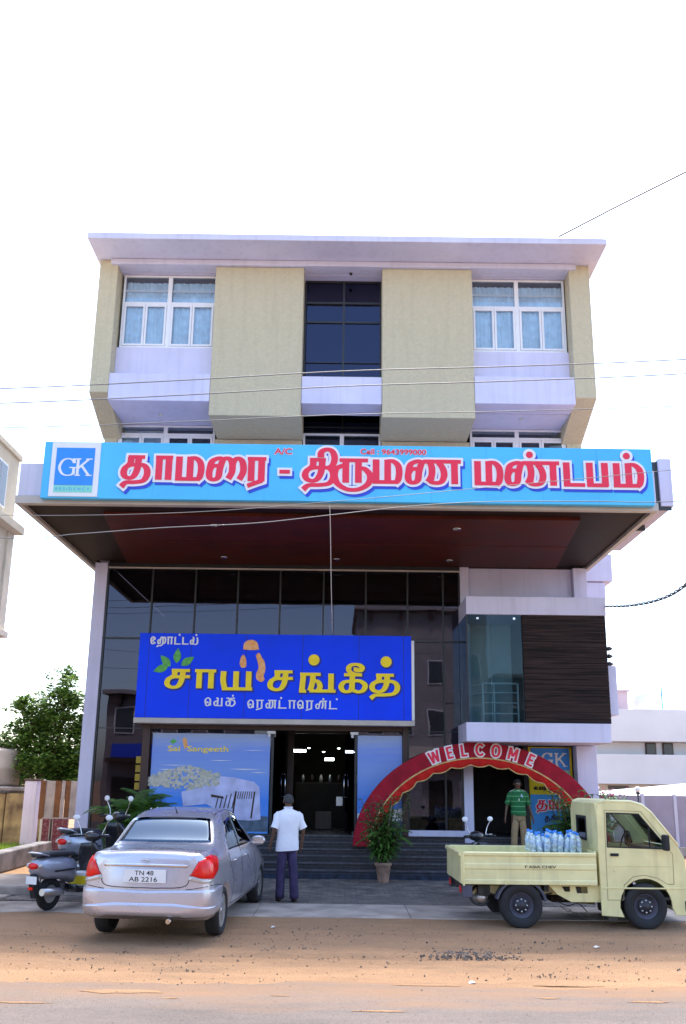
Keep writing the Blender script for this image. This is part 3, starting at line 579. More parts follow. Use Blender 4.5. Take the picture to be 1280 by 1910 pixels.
def window(x0, x1, z0, z1, zt, y, inner, top_rail=.05, curtain=True):
    """casement window: outer frame, centre post, transom at zt, two casements in each half"""
    y -= OY; mb = MB(); t = .05
    w = bpy.data.objects.new('window', None); COL.objects.link(w); w.parent = bld; w.location = (x0, y, z0)
    X = x1 - x0; Z = z1 - z0; T = zt - z0; c = X * inner
    fr = MB().plate([(0, 0), (X, 0), (X, Z), (0, Z)],
        [[(t, t), (c - .05, t), (c - .05, T - .03), (t, T - .03)], [(c + .05, t), (X - t, t), (X - t, T - .03), (c + .05, T - .03)],
         [(t, T + .04), (c - .05, T + .04), (c - .05, Z - t), (t, Z - t)], [(c + .05, T + .04), (X - t, T + .04), (X - t, Z - t), (c + .05, Z - t)]], 0, .07)
    fr.build('frame', 'upvc', w, bevel=.005)
    for a, b in ((t, c - .05), (c + .05, X - t)):
        m_ = (a + b) / 2
        for p, q in ((a + .004, m_ - .004), (m_ + .004, b - .004)):
            MB().plate([(p, t + .004), (q, t + .004), (q, T - .034), (p, T - .034)], [[(p + .05, t + .055), (q - .05, t + .055), (q - .05, T - .085), (p + .05, T - .085)]], -.012, .045).build('casement', 'upvc', w, bevel=.004)
            MB().box(p + .05, q - .05, .014, .02, t + .055, T - .085).build('pane', 'glass_window', w)
        MB().box(a, b, .02, .026, T + .04, Z - t).build('pane', 'glass_window', w)
    if curtain:
        for a, b in ((t, c - .05), (c + .05, X - t)):
            n = 46; ph_ = random.random(); vs = []; fs = []
            for i in range(n + 1):
                xx = a + (b - a) * i / n; yy = .085 + .022 * math.sin(i * (1.2 + .25 * ph_) + math.sin(i * .5 + ph_ * 3) * 1.7)
                for zz in (.02, Z - .16): vs.append((xx + (.01 if zz > .1 else 0), yy, zz))
            for i in range(n): fs.append((2 * i, 2 * i + 2, 2 * i + 3, 2 * i + 1))
            cm = MB(); cm.add(vs, fs, True); cm.build('curtain', 'curtain', w, norm=False)
            cm = MB().box(a, b, .06, .08, Z - .42, Z - .36); cm.build('curtain_rail', 'sign_white', w)
    return w
window(-5.40, -3.14, 11.955, 13.89, 13.13, 18.58, .5)
window(3.0, 5.27, 11.955, 13.89, 13.13, 18.58, .49)
window(-5.55, -3.18, 8.6, 10.43, 10.18, 19.62, .49, curtain=False)
window(3.07, 5.41, 8.6, 10.43, 10.18, 19.62, .49, curtain=False)
window(-1.02, .88, 8.5, 10.27, 10.28 - .35, 19.62, .5, curtain=False)
bb('room_blind', 'curtain', -5.5, -4.5, 19.9, 19.92, 8.6, 10.4); bb('room_blind', 'olive', 3.1, 5.3, 20.3, 20.32, 8.6, 10.1)
# stairwell glazing in the middle recess
sw = bpy.data.objects.new('stairwell_window', None); COL.objects.link(sw); sw.parent = bld; sw.location = (0, 18.76 - OY, 0)
zs = [11.36, 12.78, 13.30, 13.86]; xs_ = [-.975, -.06, .84]
for a, b, c_, d_ in ((-1.0, .85, 11.30, 11.36), (-1.0, .85, 12.755, 12.80), (-1.0, .85, 13.27, 13.32), (-1.0, .85, 13.85, 13.895), (-1.0, .85, 11.70, 11.715)):
    MB().box(a, b, -.03, .05, c_, d_).build('bar', 'black_metal', sw)
for x in (-.99, -.06, .835): MB().box(x - .022, x + .022, -.035, .045, 11.36, 13.85).build('bar', 'black_metal', sw)
for i in range(2):
    for j, (p, q) in enumerate(((11.36, 11.70), (11.715, 12.755), (12.80, 13.27), (13.32, 13.85))):
        MB().box(xs_[i] + .022, xs_[i + 1] - .022, .0, .01, p, q).build('pane', 'glass_blue', sw)
bb('stair_flight', 'brown_frame', -.9, .8, 19.6, 19.9, 13.1, 13.6); bb('stair_flight', 'brown_frame', -.9, .8, 19.4, 19.7, 12.5, 12.72)
# stairwell glazing below
for x0, x1 in ((-1.02, -.08), (-.04, .88)): bb('glass_pane', 'glass_blue', x0, x1, 19.64, 19.65, 10.30, 10.95)
for z in (10.28, 10.42): bb('transom', 'black_metal', -1.04, .9, 19.6, 19.66, z, z + .02)

# box bay on the right: white bands, timber boards, glazed corner with rail
bb('upper_band', 'white_wall', 2.70, 5.76, 18.40, 19.85, 5.57, 5.97, .01)
bb('lower_band', 'white_wall', 2.64, 5.70, 18.34, 20.4, 2.83, 3.23, .01)
bb('bay_back_wall', 'grey_wall', 2.96, 5.7, 19.72, 19.8, 3.24, 5.56)
nb = 20; z0 = 3.235; hh = (5.565 - z0) / nb
for i in range(nb):
    bb('cladding_board', 'wood', 3.92, 5.74 + .03 * (5.5 - z0) / 2 * 0, 18.42 + .004 * random.random(), 18.47, z0 + i * hh + .004, z0 + (i + 1) * hh - .002)
bb('cladding_core', 'black_metal', 3.91, 5.73, 18.475, 19.7, 3.24, 5.56)
bb('corner_post', 'black_metal', 2.70, 2.73, 18.44, 18.47, 3.235, 5.565)
bb('glass_pane', 'glass_teal', 2.735, 3.22, 18.45, 18.46, 3.235, 5.565); bb('glass_pane', 'glass_teal', 3.235, 3.90, 18.45, 18.46, 3.235, 5.565)
MB().box(2.70, 2.71, 18.475 - OY, 19.56 - OY, 3.235, 5.565).build('glass_pane', 'glass_teal', bld)
rl = bpy.data.objects.new('railing', None); COL.objects.link(rl); rl.parent = bld
yy = 18.75 - OY
for z in (3.45, 3.68, 3.9, 4.1): MB().tube([(3.08, yy, z), (3.85, yy, z)], .014 if z < 4.05 else .022).build('rail', 'sign_white', rl); MB().tube([(3.08, yy, z), (2.98, yy + .7, z)], .014).build('rail', 'sign_white', rl)
for x in (3.08, 3.32, 3.84): MB().tube([(x, yy, 3.235), (x, yy, 4.1)], .02).build('post', 'sign_white', rl)
for x in (2.95, 3.75): bb('glass_clamp', 'chrome', x - .025, x + .025, 18.43, 18.449, 5.46, 5.51, .004)
# entry recess at the right of the ground storey
bb('entry_floor', 'granite', 2.94, 5.26, 19.87, 22.4, .2, FL)
bb('entry_back_wall', 'cement_dark', 2.94, 5.44, 22.4, 22.5, FL, 3.7)
bb('shutter', 'interior', 2.96, 4.2, 21.3, 21.35, FL, 3.6)
bb('entry_side_pier', 'black_metal', 4.15, 4.25, 19.9, 20.1, FL, 2.8)
bb('side_sunshade', 'white_wall', 5.75, 6.60, 20.4, 23.5, 6.82, 7.50, .01)
bb('side_sunshade', 'white_wall', 5.75, 6.42, 20.45, 23.4, 6.35, 6.80, .01)
eb = bb('side_service_box', 'white_wall', 5.77, 5.97, 18.6, 19.2, 3.44, 4.50, .01)
# furniture seen through the dark panes: a round-backed chair and small tables
for cx, cy, c in ((1.75, 21.0, 'terracotta'), (2.3, 21.3, 'curtain'), (2.45, 20.6, 'terracotta')):
    ch = thing('restaurant_chair', {1.75: 'dark red padded chair inside the right shop window', 2.3: 'pale chair standing at the back inside the right shop window', 2.45: 'brown chair nearest the white column inside the shop window'}[cx], 'chair', (cx, cy, FL), .4)
    cm = {'terracotta': M['letter_red'] if cx < 2 else M['brown_frame'], 'curtain': M['trim_beige']}[c]
    MB().box(-.2, .2, -.2, .2, .43, .48).build('seat', cm, ch, bevel=.015)
    MB().box(-.2, .2, .17, .21, .55, .98).build('backrest', cm, ch, bevel=.015)
    for sx in (-.17, .17):
        for sy in (-.17, .18): MB().tube([(sx, sy, 0), (sx, sy, .44 if sy < 0 else .6)], .018, 6).build('leg', 'brown_frame', ch)
tb = thing('restaurant_table', 'small pale topped table inside the right shop window', 'table', (2.05, 20.3, FL))
MB().box(-.3, .3, -.25, .25, .62, .66).build('table_top', 'trim_beige', tb, bevel=.008)
for sx in (-.25, .25):
    for sy in (-.2, .2): MB().tube([(sx, sy, 0), (sx, sy, .62)], .02, 6).build('leg', 'steel', tb)
# ================================================================ signs
# --- the long cyan board on the canopy edge (its local origin: left bottom of the face)
def px_sign(x): return -5.58 + (x - 78) * (11.28 / (1220 - 78))      # photo column -> metres along the board
sg = thing('canopy_signboard', 'long cyan signboard with red Tamil lettering along the canopy edge', 'signboard', (0, 14.95, 0))
MB().box(-5.57, 5.70, 0, .13, 6.955, 8.06).build('board', 'sign_cyan', sg, bevel=.01)
for i in range(1, 11): MB().box(-5.57 + i * 1.025 - .003, -5.57 + i * 1.025 + .003, -.0025, .01, 6.96, 8.055).build('seam', mat('flex_seam', (.05, .38, .70), .5, var=0) if i == 1 else M['seam'], sg) if False else None
M['flex_seam'] = mat('flex_seam', (.06, .42, .74), .5, var=0)
for i in range(1, 11): MB().box(-5.57 + i * 1.025 - .004, -5.57 + i * 1.025 + .004, -.0025, .01, 6.96, 8.055).build('seam', 'flex_seam', sg)
lg = MB().box(-5.42, -4.52, -.02, .0, 6.985, 8.04).build('logo_panel', 'sign_white', sg, bevel=.004)
MB().box(-5.33, -4.62, -.027, -.0205, 7.20, 7.93).build('blue_field', 'sign_lightblue', lg)
MB().box(-5.33, -4.62, -.026, -.0205, 7.06, 7.195).build('mint_strip', 'sign_mint', lg)
for g, x, w in (('G', -5.28, .34), ('K', -4.97, .30)): mb = MB(); glyph(mb, g, x, 7.38, w, .34, .026, .011, 0, -.03, .002); mb.build('letter', 'sign_white', lg, norm=False)
mb = MB(); text_mesh(mb, 'R E S I D E N C Y', -5.29, 7.10, .055, -.028, w=.62); mb.build('small_letters', 'sign_lightblue', lg, norm=False)
# main line; each glyph's left edge was read off the photograph
line = [('ta', 228, 52), ('aa', 290, 34), ('ma', 328, 52), ('ai', 385, 74), ('ra', 462, 36), ('-', 519, 26),
        ('ti', 566, 62), ('ru', 622, 74), ('ma', 696, 54), ('nna', 756, 106),
        ('ma', 886, 52), ('nna', 942, 104), ('tta', 1052, 42), ('pa', 1096, 42), ('ma', 1145, 56)]
zb, zh = 7.315, .46
def big_line(grow, dx, dz, y, name, m, th):
    for g, x, w in line:
        mb = MB()
        adv = GL[g][0]; X0 = px_sign(x); sx = w * (11.28 / 1142) / adv
        zz = zb - (x - 650) * 0.00003
        glyph(mb, g, X0 + dx, zz + dz, sx, zh, .062, .036, grow, y, th); mb.build(name, m, sg, norm=False)
    for x in (990, 1172): mb = MB(); glyph(mb, 'pulli', px_sign(x) + dx, zb + zh * 1.28 + dz, 1, 1, .052, .03, grow, y, th); mb.build(name + '_dot', m, sg, norm=False)
big_line(.038, .04, -.055, -.008, 'letter_shadow', 'letter_navy', .004)
big_line(.044, 0, 0, -.018, 'letter_outline', 'sign_white', .004)
big_line(0, 0, 0, -.028, 'letter', 'letter_red', .004)
mb = MB(); text_mesh(mb, 'A/C', px_sign(511), 7.86, .12, -.012, w=.33, off=.02, th=.005); text_mesh(mb, 'Cell : 9643999000', px_sign(673), 7.88, .11, -.012, w=1.22, off=.02)
mb.build('small_letters', 'letter_red', sg, norm=False)
mb = MB()
mb = MB(); text_mesh(mb, 'A/C', px_sign(511) - .01, 7.85, .14, -.006, w=.35, off=.05); text_mesh(mb, 'Cell : 9643999000', px_sign(673) - .01, 7.87, .13, -.006, w=1.24, off=.05)
mb.build('small_outline', 'sign_white', sg, norm=False)
# canopy-end board, seen edge on
ss = thing('side_signboard', 'narrow pale signboard seen edge on at the right end of the canopy', 'signboard', (5.97, 15.35, 7.08))
MB().box(0, .24, 0, 3.2, 0, .95).build('board', 'white_wall', ss, bevel=.01)
MB().box(-.13, -.005, .05, .1, -.02, .9).build('bracket', 'black_metal', ss)
MB().box(-.13, -.005, 1.9, 1.96, -.02, .9).build('bracket', 'black_metal', ss)
MB().box(-.16, .2, .02, .06, -.07, -.005).build('bracket', 'black_metal', ss); MB().box(-.2, .1, 1.2, 1.25, -.12, -.005).build('bracket', 'black_metal', ss)

# --- royal blue restaurant board
def bx(x): return -4.56 + (x - 252) * (6.14 / (770 - 252))
def bz(y): return 3.30 + (1340 - y) * (1.88 / (1340 - 1184))
bs = thing('restaurant_signboard', 'royal blue restaurant signboard with yellow Tamil letters above the entrance', 'signboard', (0, 19.1, 0))
MB().box(-4.55, 1.55, 0, .38, 3.30, 5.18).build('board', 'sign_blue', bs, bevel=.006)
MB().box(-4.57, 1.62, -.01, .39, 3.18, 3.295).build('bottom_tray', 'trim_beige', bs, bevel=.01)
MB().box(1.555, 1.62, .0, .39, 3.30, 5.08).build('side_edge', 'sign_white', bs, bevel=.01)
M['blue_seam'] = mat('blue_seam', (.002, .010, .25), .5, var=0)
for x in (-4.33, -3.38, -2.15, -.88, .38, 1.38): MB().box(x - .006, x + .006, -.0025, .01, 3.305, 5.175).build('seam', 'blue_seam', bs)
mb = MB(); sh = MB()
for g, x, y, w, h in (('ca', 306, 1286, 52, 34), ('aa', 361, 1286, 42, 34), ('ya', 408, 1288, 64, 34), ('ca', 499, 1288, 52, 36), ('nga', 556, 1290, 72, 34), ('ki', 632, 1290, 54, 34), ('ta', 690, 1290, 56, 34)):
    H_ = h * 1.88 / 156; mb = MB()
    for o_, gr, d in ((sh, .018, 0), (mb, 0, 1)):
        glyph(o_, g, bx(x) + (0 if d else .02), bz(y) - (0 if d else .02), w * (6.14 / 518) / GL[g][0], H_, .062, .034, gr, -.02 if d else -.006, .01 if d else .003)
    mb.build('letter', 'letter_yellow', bs, norm=False)
mb = MB()
for x, y in ((584, 1231), (720, 1233)):
    glyph(sh, 'pulli', bx(x) + .02, bz(y) - .02, 1, 1, .10, .03, .015, -.006, .003); mb = MB(); glyph(mb, 'pulli', bx(x), bz(y), 1, 1, .10, .03, 0, -.02, .01); mb.build('letter_dot', 'letter_yellow', bs, norm=False)
sh.build('letter_shadow', 'blue_seam', bs, norm=False)
mb = MB()
def small(word, x, y, w, h, wt=.018):
    adv = sum(GL[g][0] + .12 for g in word); sx = w * (6.14 / 518) / adv; X0 = bx(x)
    for g in word:
        base = g.rstrip('*'); glyph(mb, base, X0, bz(y), sx, h * 1.88 / 156, wt, wt * .7, 0, -.015, .008)
        X0 += (GL[base][0] + .12) * sx
small(['ee', 'ha', 'aa', 'tta', 'tta', 'la'], 274, 1205, 92, 14)
small(['e', 'va', 'ja'], 382, 1318, 60, 15); small(['e', 'ra', 'sa', 'tta', 'aa', 'e', 'ra', 'na', 'tta'], 462, 1321, 170, 15)
for x, y in ((328, 1187), (360, 1187), (434, 1299), (524, 1302), (603, 1303), (628, 1303)): glyph(mb, 'pulli', bx(x), bz(y), 1, 1, .018, .02, 0, -.015, .008)
mb.build('small_letters', 'sign_white', bs, norm=False)
# emblem: three leaves and an orange brush mark
for le, (cx, cy, a, s_) in enumerate(((304, 1236, 2.3, 1), (326, 1226, 1.5, 1), (346, 1236, .6, 1), (296, 1251, 3.5, 1))):
    L_ = .34; q = []
    for k in range(9): t = k / 8; q.append((t * L_, .085 * math.sin(PI * t ** .8)))
    for k in range(7, 0, -1): t = k / 8; q.append((t * L_, -.085 * math.sin(PI * t ** .8)))
    c_, s2 = math.cos(a), math.sin(a); x0, z0 = bx(cx) - .17 * c_, bz(cy) - .17 * s2
    MB().plate([(x0 + u * c_ - v * s2, z0 + u * s2 + v * c_) for u, v in q], (), -.012 - le * .0015, .001).build('leaf_emblem', 'leaf_print', bs)
def blob(pts, y, m, par, name, th=.012):
    q = smooth([(bx(a), bz(b), 0) for a, b in pts + [pts[0]]], 4)[:-1]
    return MB().plate([(p.x, p.y) for p in q], (), y, y + th).build(name, m, par)
blob([(450, 1213), (451, 1202), (458, 1196), (468, 1195), (476, 1200), (479, 1210), (478, 1213), (464, 1214)], -.014, 'orange', bs, 'brush_mark')
blob([(444, 1240), (446, 1228), (451, 1223), (456, 1232), (456, 1245), (448, 1247)], -.014, 'orange', bs, 'brush_mark')
blob([(474, 1224), (480, 1219), (486, 1228), (491, 1236), (493, 1250), (490, 1262), (492, 1268), (486, 1273), (477, 1268), (476, 1258), (480, 1245)], -.014, 'orange', bs, 'brush_mark')

# --- window posters (vinyl on the shop glass)
def ramp_mat(name, stops, z0, z1, streak=.12):
    m = mat(name, stops[0][1], .35, var=0); N = m.node_tree.nodes; L = m.node_tree.links; b = N['Principled BSDF']
    tc = N.new('ShaderNodeTexCoord'); sp = N.new('ShaderNodeSeparateXYZ'); L.new(tc.outputs['Object'], sp.inputs[0])
    mr = N.new('ShaderNodeMapRange'); mr.inputs[1].default_value = z0; mr.inputs[2].default_value = z1; L.new(sp.outputs[2], mr.inputs[0])
    mp = N.new('ShaderNodeMapping'); mp.inputs['Scale'].default_value = (1.0, 1, 9); L.new(tc.outputs['Object'], mp.inputs[0])
    nn = N.new('ShaderNodeTexNoise'); nn.inputs['Scale'].default_value = 1.3; nn.inputs['Detail'].default_value = 6; L.new(mp.outputs[0], nn.inputs['Vector'])
    ad = N.new('ShaderNodeMath'); ad.operation = 'MULTIPLY_ADD'; ad.inputs[1].default_value = streak * 2; L.new(nn.outputs['Fac'], ad.inputs[0]); L.new(mr.outputs[0], ad.inputs[2])
    sb = N.new('ShaderNodeMath'); sb.operation = 'SUBTRACT'; sb.inputs[1].default_value = streak; L.new(ad.outputs[0], sb.inputs[0])
    cr = N.new('ShaderNodeValToRGB'); e = cr.color_ramp.elements
    while len(e) < len(stops): e.new(.5)
    for i, (p, c) in enumerate(stops): e[i].position = p; e[i].color = (*c, 1)
    L.new(sb.outputs[0], cr.inputs[0]); L.new(cr.outputs[0], b.inputs['Base Color']); return m
M['sea_print'] = ramp_mat('printed_sea_and_sky', [(0, (.10, .34, .85)), (.3, (.05, .24, .86)), (.42, (.12, .30, .82)), (.62, (.20, .34, .76)), (.8, (.16, .28, .74)), (1, (.34, .42, .62))], .9, 3.0)
def wx(x, y0=19.57): return (x - 640) * y0 / 1600 * 1.012 + .015     # photo column near the pavement line -> metres
po = thing('window_poster', 'wide shop window poster of blue sea with white covered chairs and blossom', 'poster', (0, 19.572, 0))
MB().box(-4.22, -1.58, 0, .008, FL + .02, 2.99).build('print', 'sea_print', po)
M['blossom'] = mat('blossom_print', (.66, .62, .58), .6, var=.2, vs=14, col2=(.42, .43, .30)); M['cloth_print'] = mat('cloth_print', (.56, .58, .90), .6, var=.15, vs=4); M['grey_print'] = mat('deck_print', (.10, .15, .22), .6, var=.3, vs=5)
X = lambda x: -4.24 + (x - 285) * (2.69 / 223); Z = lambda y: 2.98 - (y - 1368) * (2.09 / 182)
MB().plate([(X(a), Z(b)) for a, b in ((286, 1545), (286, 1505), (420, 1520), (505, 1522), (505, 1550), (300, 1550))], (), -.003, -.0005).build('deck_shape', 'grey_print', po)
MB().plate([(X(a), Z(b)) for a, b in ((415, 1448), (440, 1450), (478, 1458), (488, 1468), (492, 1528), (470, 1530), (440, 1528), (392, 1500), (350, 1505), (345, 1478), (380, 1470))], (), -.006, -.0035).build('cloth_shape', 'cloth_print', po)
mb = MB()
for i in range(5): mb.plate([(X(a), Z(b)) for a, b in ((444 - i * 8, 1478 + i * 2.5), (446 - i * 8, 1478 + i * 2.5), (440 - i * 7.5, 1508), (438 - i * 7.5, 1508))], (), -.0085, -.0065)
for a in (444, 478): mb.plate([(X(a), Z(1476)), (X(a + 3), Z(1476)), (X(a - 2), Z(1526)), (X(a - 5), Z(1526))], (), -.0085, -.0065)
mb.plate([(X(400), Z(1482)), (X(422), Z(1486)), (X(424), Z(1490)), (X(400), Z(1487))], (), -.0085, -.0065)
for i in range(7): mb.plate([(X(450 + i * 4), Z(1476)), (X(451.5 + i * 4), Z(1476)), (X(449 + i * 4.2), Z(1490)), (X(447.5 + i * 4.2), Z(1490))], (), -.0085, -.0065)
mb.build('chair_back_print', 'brown_frame', po, norm=False)
mb = MB()
for i in range(420):
    a = random.uniform(284, 414); b = 1452 + random.uniform(-24, 22) * (1 - abs(a - 352) / 110) + abs(a - 370) * .06; r_ = random.uniform(.02, .06); d = -.010 - i * 1.2e-5
    mb.plate([(X(a) + r_ * math.cos(k * PI / 3.5) * random.uniform(.6, 1), Z(b) + r_ * .8 * math.sin(k * PI / 3.5) * random.uniform(.6, 1)) for k in range(7)], (), d, -.0088)
mb.build('blossom_shape', 'blossom', po, norm=False)
mb = MB()
for a, b, w, h in ((300, 1428, 60, 1), (392, 1418, 46, 1.2), (430, 1434, 60, 1.6), (470, 1440, 30, 1.2), (300, 1436, 34, 1.4), (452, 1398, 44, .8), (360, 1446, 60, 1)): mb.plate([(X(a), Z(b)), (X(a + w * .5), Z(b - h * .3)), (X(a + w), Z(b)), (X(a + w * .5), Z(b + h))], (), -.003, -.0008)
mb.build('foam_print', 'sign_white', po, norm=False, kind='stuff')
mb = MB(); text_mesh(mb, 'Sai  Sangeeth', X(316), Z(1405), .16, -.004, w=1.35, off=.012); mb.build('lettering', 'letter_yellow', po, norm=False)
mb = MB(); mb.plate([(X(342), Z(1378)), (X(346), Z(1375)), (X(350), Z(1378)), (X(352), Z(1392)), (X(347), Z(1398)), (X(344), Z(1388))], (), -.005, -.0005); mb.build('brush_mark', 'orange', po)
mb = MB(); mb.plate([(X(318), Z(1383)), (X(326), Z(1378)), (X(332), Z(1383)), (X(325), Z(1388))], (), -.005, -.0005); mb.build('leaf_emblem', 'leaf_print', po)
p2 = thing('window_poster', 'narrow blue sea poster on the glass right of the open door', 'poster', (0, 19.572, 0))
MB().box(.375, 1.372, 0, .008, FL + .02, 2.99).build('print', 'sea_print', p2)
MB().plate([(.38, 1.30), (1.37, 1.42), (1.37, 1.15), (.38, 1.1)], (), -.003, -.0005).build('sand_shape', 'sign_white', p2)
MB().plate([(.38, 1.09), (1.37, 1.14), (1.37, .9), (.38, .9)], (), -.003, -.0005).build('deck_shape', 'grey_print', p2)
M['reflect_board'] = mat('faded_yellow_notice', (.40, .27, .02), .6, var=.2)
nt = thing('notice_sheet', 'small faded yellow notice hanging beside the left brown shop frame', 'notice', (-4.56, 19.56, 1.75))
for k in range(4): MB().box(0, .17, 0, .01, k * .19, k * .19 + .15).build('sheet', 'reflect_board', nt)

# --- hotel board in the entry: yellow border, blue GK field, Tamil lines
gp = thing('hotel_poster_board', 'tall yellow and blue hotel poster board beside the right entrance', 'poster', (0, 19.95, 0))
MB().box(4.27, 5.26, 0, .05, FL, 2.80).build('board', 'poster_yellow', gp)
def gx(x): return 4.28 + (x - 985) * (1.29 / 105)
def gzz(y): return 2.80 - (y - 1393) * (1.95 / 167)
MB().box(4.33, 5.20, -.008, -.001, gzz(1437), gzz(1395)).build('blue_field', 'sign_lightblue', gp)
MB().box(4.33, 5.20, -.007, -.001, gzz(1452), gzz(1438)).build('mint_strip', 'sign_mint', gp)
MB().box(4.285, 5.25, -.008, -.001, FL, gzz(1483)).build('cyan_field', 'poster_blue', gp)
for g, x in (('G', 4.56), ('K', 4.86)): mb = MB(); glyph(mb, g, x, gzz(1430), .27, .30, .024, .011, 0, -.013, .004); mb.build('letter', 'sign_white', gp, norm=False)
mb = MB(); m2 = MB()
for g, x, w in (('ta', 996, 20), ('aa', 1018, 12), ('ma', 1032, 18), ('ai', 1052, 22)):
    glyph(mb, g, gx(x), gzz(1511), w * .0123 / GL[g][0], .20, .024, .014, 0, -.018, .004); glyph(m2, g, gx(x), gzz(1511), w * .0123 / GL[g][0], .20, .024, .014, .018, -.012, .003)
m2.build('letter_outline', 'sign_white', gp, norm=False); mb.build('red_letters', 'letter_red', gp, norm=False)
mb = MB(); X0 = gx(1010)
for g in ('ta', 'ti', 'ra'): glyph(mb, g, X0, gzz(1532), .09, .10, .012, .008, 0, -.012, .004); X0 += .13
X0 = gx(1006)
for g in ('ma', 'nna', 'pa', 'ra'): glyph(mb, g, X0, gzz(1550), .08, .09, .012, .008, 0, -.012, .004); X0 += .13
X0 = gx(992)
for g in ('va', 'la', 'ra'): glyph(mb, g, X0, gzz(1474), .08, .07, .012, .008, 0, -.012, .004); X0 += .11
mb.build('dark_letters', 'interior', gp, norm=False)

# ================================================================ welcome arch
aw = thing('welcome_arch', 'red cloth covered welcome arch with scalloped gold edged valance over the steps', 'arch', (0, 18.85, 0))
M['red_cloth'] = mat('dark_red_cloth', (.34, .006, .022), .95, var=.18, vs=3, bump=.4, bs=8); M['red_cloth2'] = mat('bright_red_valance', (.55, .012, .008), .95, var=.15, vs=3, bump=.3, bs=10)
M['gold'] = mat('gold_fringe', (.60, .40, .16), .7, var=.2, vs=20)
acx, acz, arx, arz = 2.99, .56, 2.72, 2.27     # outer curve
def ap(a, k, hh=0.): return (acx + (arx - k) * math.cos(a), acz + (arz - k * .92) * math.sin(a) + hh)
A = [PI * (.985 - .97 * i / 72) for i in range(73)]
def band(k0, k1, y0, y1, name, m, wob=0.):
    rings = []
    for i, a in enumerate(A):
        w = wob * math.sin(i * 1.7)
        o_, n_ = ap(a, k0), ap(a, k1); rings.append([(o_[0], y0 + w, o_[1]), (o_[0], y1, o_[1]), (n_[0], y1, n_[1]), (n_[0], y0 + w, n_[1])])
    return MB().loft(rings, smooth=False).build(name, m, aw)
band(0, .35, 0, .34, 'cloth_band', 'red_cloth', .006)
band(.34, .37, -.015, -.002, 'piping', 'gold')
# valance with scallops
mb = MB(); ed = MB(); N_ = 190; vs = []; e_pts = []
for i in range(N_ + 1):
    a = PI * (.95 - .90 * i / N_); s_ = abs(math.sin(i / N_ * PI * 15))
    d = .13 + .06 * s_
    p, q = ap(a, .371), ap(a, .371 + d); yy = .012 * math.sin(i * .9)
    vs += [(p[0], yy, p[1]), (q[0], yy - .01, q[1]), (p[0], yy + .02, p[1]), (q[0], yy + .01, q[1])]
    e_pts.append((q[0], yy - .005, q[1]))
fs = []
for i in range(N_): a_ = 4 * i; fs += [(a_, a_ + 1, a_ + 5, a_ + 4), (a_ + 2, a_ + 6, a_ + 7, a_ + 3), (a_ + 1, a_ + 3, a_ + 7, a_ + 5)]
mb.add(vs, fs, True); mb.build('valance', 'red_cloth2', aw, norm=False)
MB().tube(e_pts, .014, 5).build('fringe', 'gold', aw)
# letters standing along the band
def arch_letters(grow, y, name, m, th):
    for g, deg in zip('WELCOME', (112.5, 104.5, 97.5, 90.0, 82.0, 73.5, 64.5)):
        mb = MB(); a = math.radians(deg); c = ap(a, .165); w = GL[g][0] * .21
        glyph(mb, g, c[0] - w / 2, c[1] - .125, .21, .25, .026, .021, grow, y, th, rot=(a - PI / 2) * .95, cx=c[0], cz=c[1]); mb.build(name, m, aw, norm=False)
arch_letters(.028, -.012, 'letter_outline', 'sign_white', .006); arch_letters(0, -.022, 'letter', 'letter_red', .004)
# ================================================================ surroundings
# left: cream apartment block, its right side facing us
lb = thing('apartment_building', 'cream multi storey building cut by the left edge of the photo', 'building', (-8.84, 22, 0))
M['cream'] = mat('cream_paint', (.66, .60, .50), .85, var=.12, vs=.9, bump=.2); M['shade_win'] = mat('window_dark', (.05, .06, .07), .2, var=.1)
def lbx(name, m, *a, bevel=.01): return MB().box(*a).build(name, m, lb, bevel=bevel)
lbx('wall', 'cream', -8, 0, -9, 0, 0, 10.35)
lbx('parapet', 'cream', -8, .06, -9, .06, 10.352, 10.5)
lbx('sunshade', 'cream', -.5, .28, -2.4, .12, 8.28, 8.5); lbx('sunshade', 'cream', -.5, .14, -2.4, .10, 5.5, 5.66)
lbx('corner_pier', 'cream', -.2, .05, -.35, .05, 5.67, 8.27)
for y0 in (-1.75, -4.6, -7.6):
    for z0 in (3.2, 6.6, 8.75):
        w = lbx('window', 'upvc', .001, .03, y0, y0 + 1.0, z0, z0 + 1.2, bevel=.004)
        for q in (.06, .52): MB().box(.031, .038, y0 + q, y0 + q + .42, z0 + .06, z0 + 1.14).build('pane', 'shade_win', w)
# water tank on a plinth, rough compound wall, gate post
tk = thing('water_tank', 'round off white water tank at the left edge below the tree', 'water tank', (-10.75, 27, 1.75))
MB().lathe([(.001, 0), (.86, 0), (.88, .06), (.88, .46), (.90, .5), (.88, .54), (.88, .98), (.84, 1.06), (.3, 1.14), (.3, 1.2), (.001, 1.22)], 32).build('tank_body', 'trim_beige', tk)
MB().box(-.9, .9, -.9, .9, -1.75, -.01).build('tank_stand', 'cement_dark', tk)
cw = thing('compound_wall', 'stained yellowish rough boundary wall behind the left gate post', 'wall', (-9.6, 25.2, 0))
M['stained'] = mat('stained_lime_wall', (.44, .34, .17), .95, var=0, vs=2.2, col2=(.09, .055, .04), mix=.52, bump=1, bs=9)
for i in range(7): MB().box(-3.0 + i * .62, -3.0 + i * .62 + .6, random.uniform(-.03, .03), .3, 0, 1.55 + random.uniform(-.03, .05)).build('stone_slab', 'stained', cw, bevel=.05)
MB().box(-3.1, 1.4, -.06, .36, 1.62, 1.72).build('coping', 'cement_dark', cw, bevel=.02)
gpst = thing('gate_post', 'square pale gate post left of the building column', 'post', (-8.55, 24.6, 0))
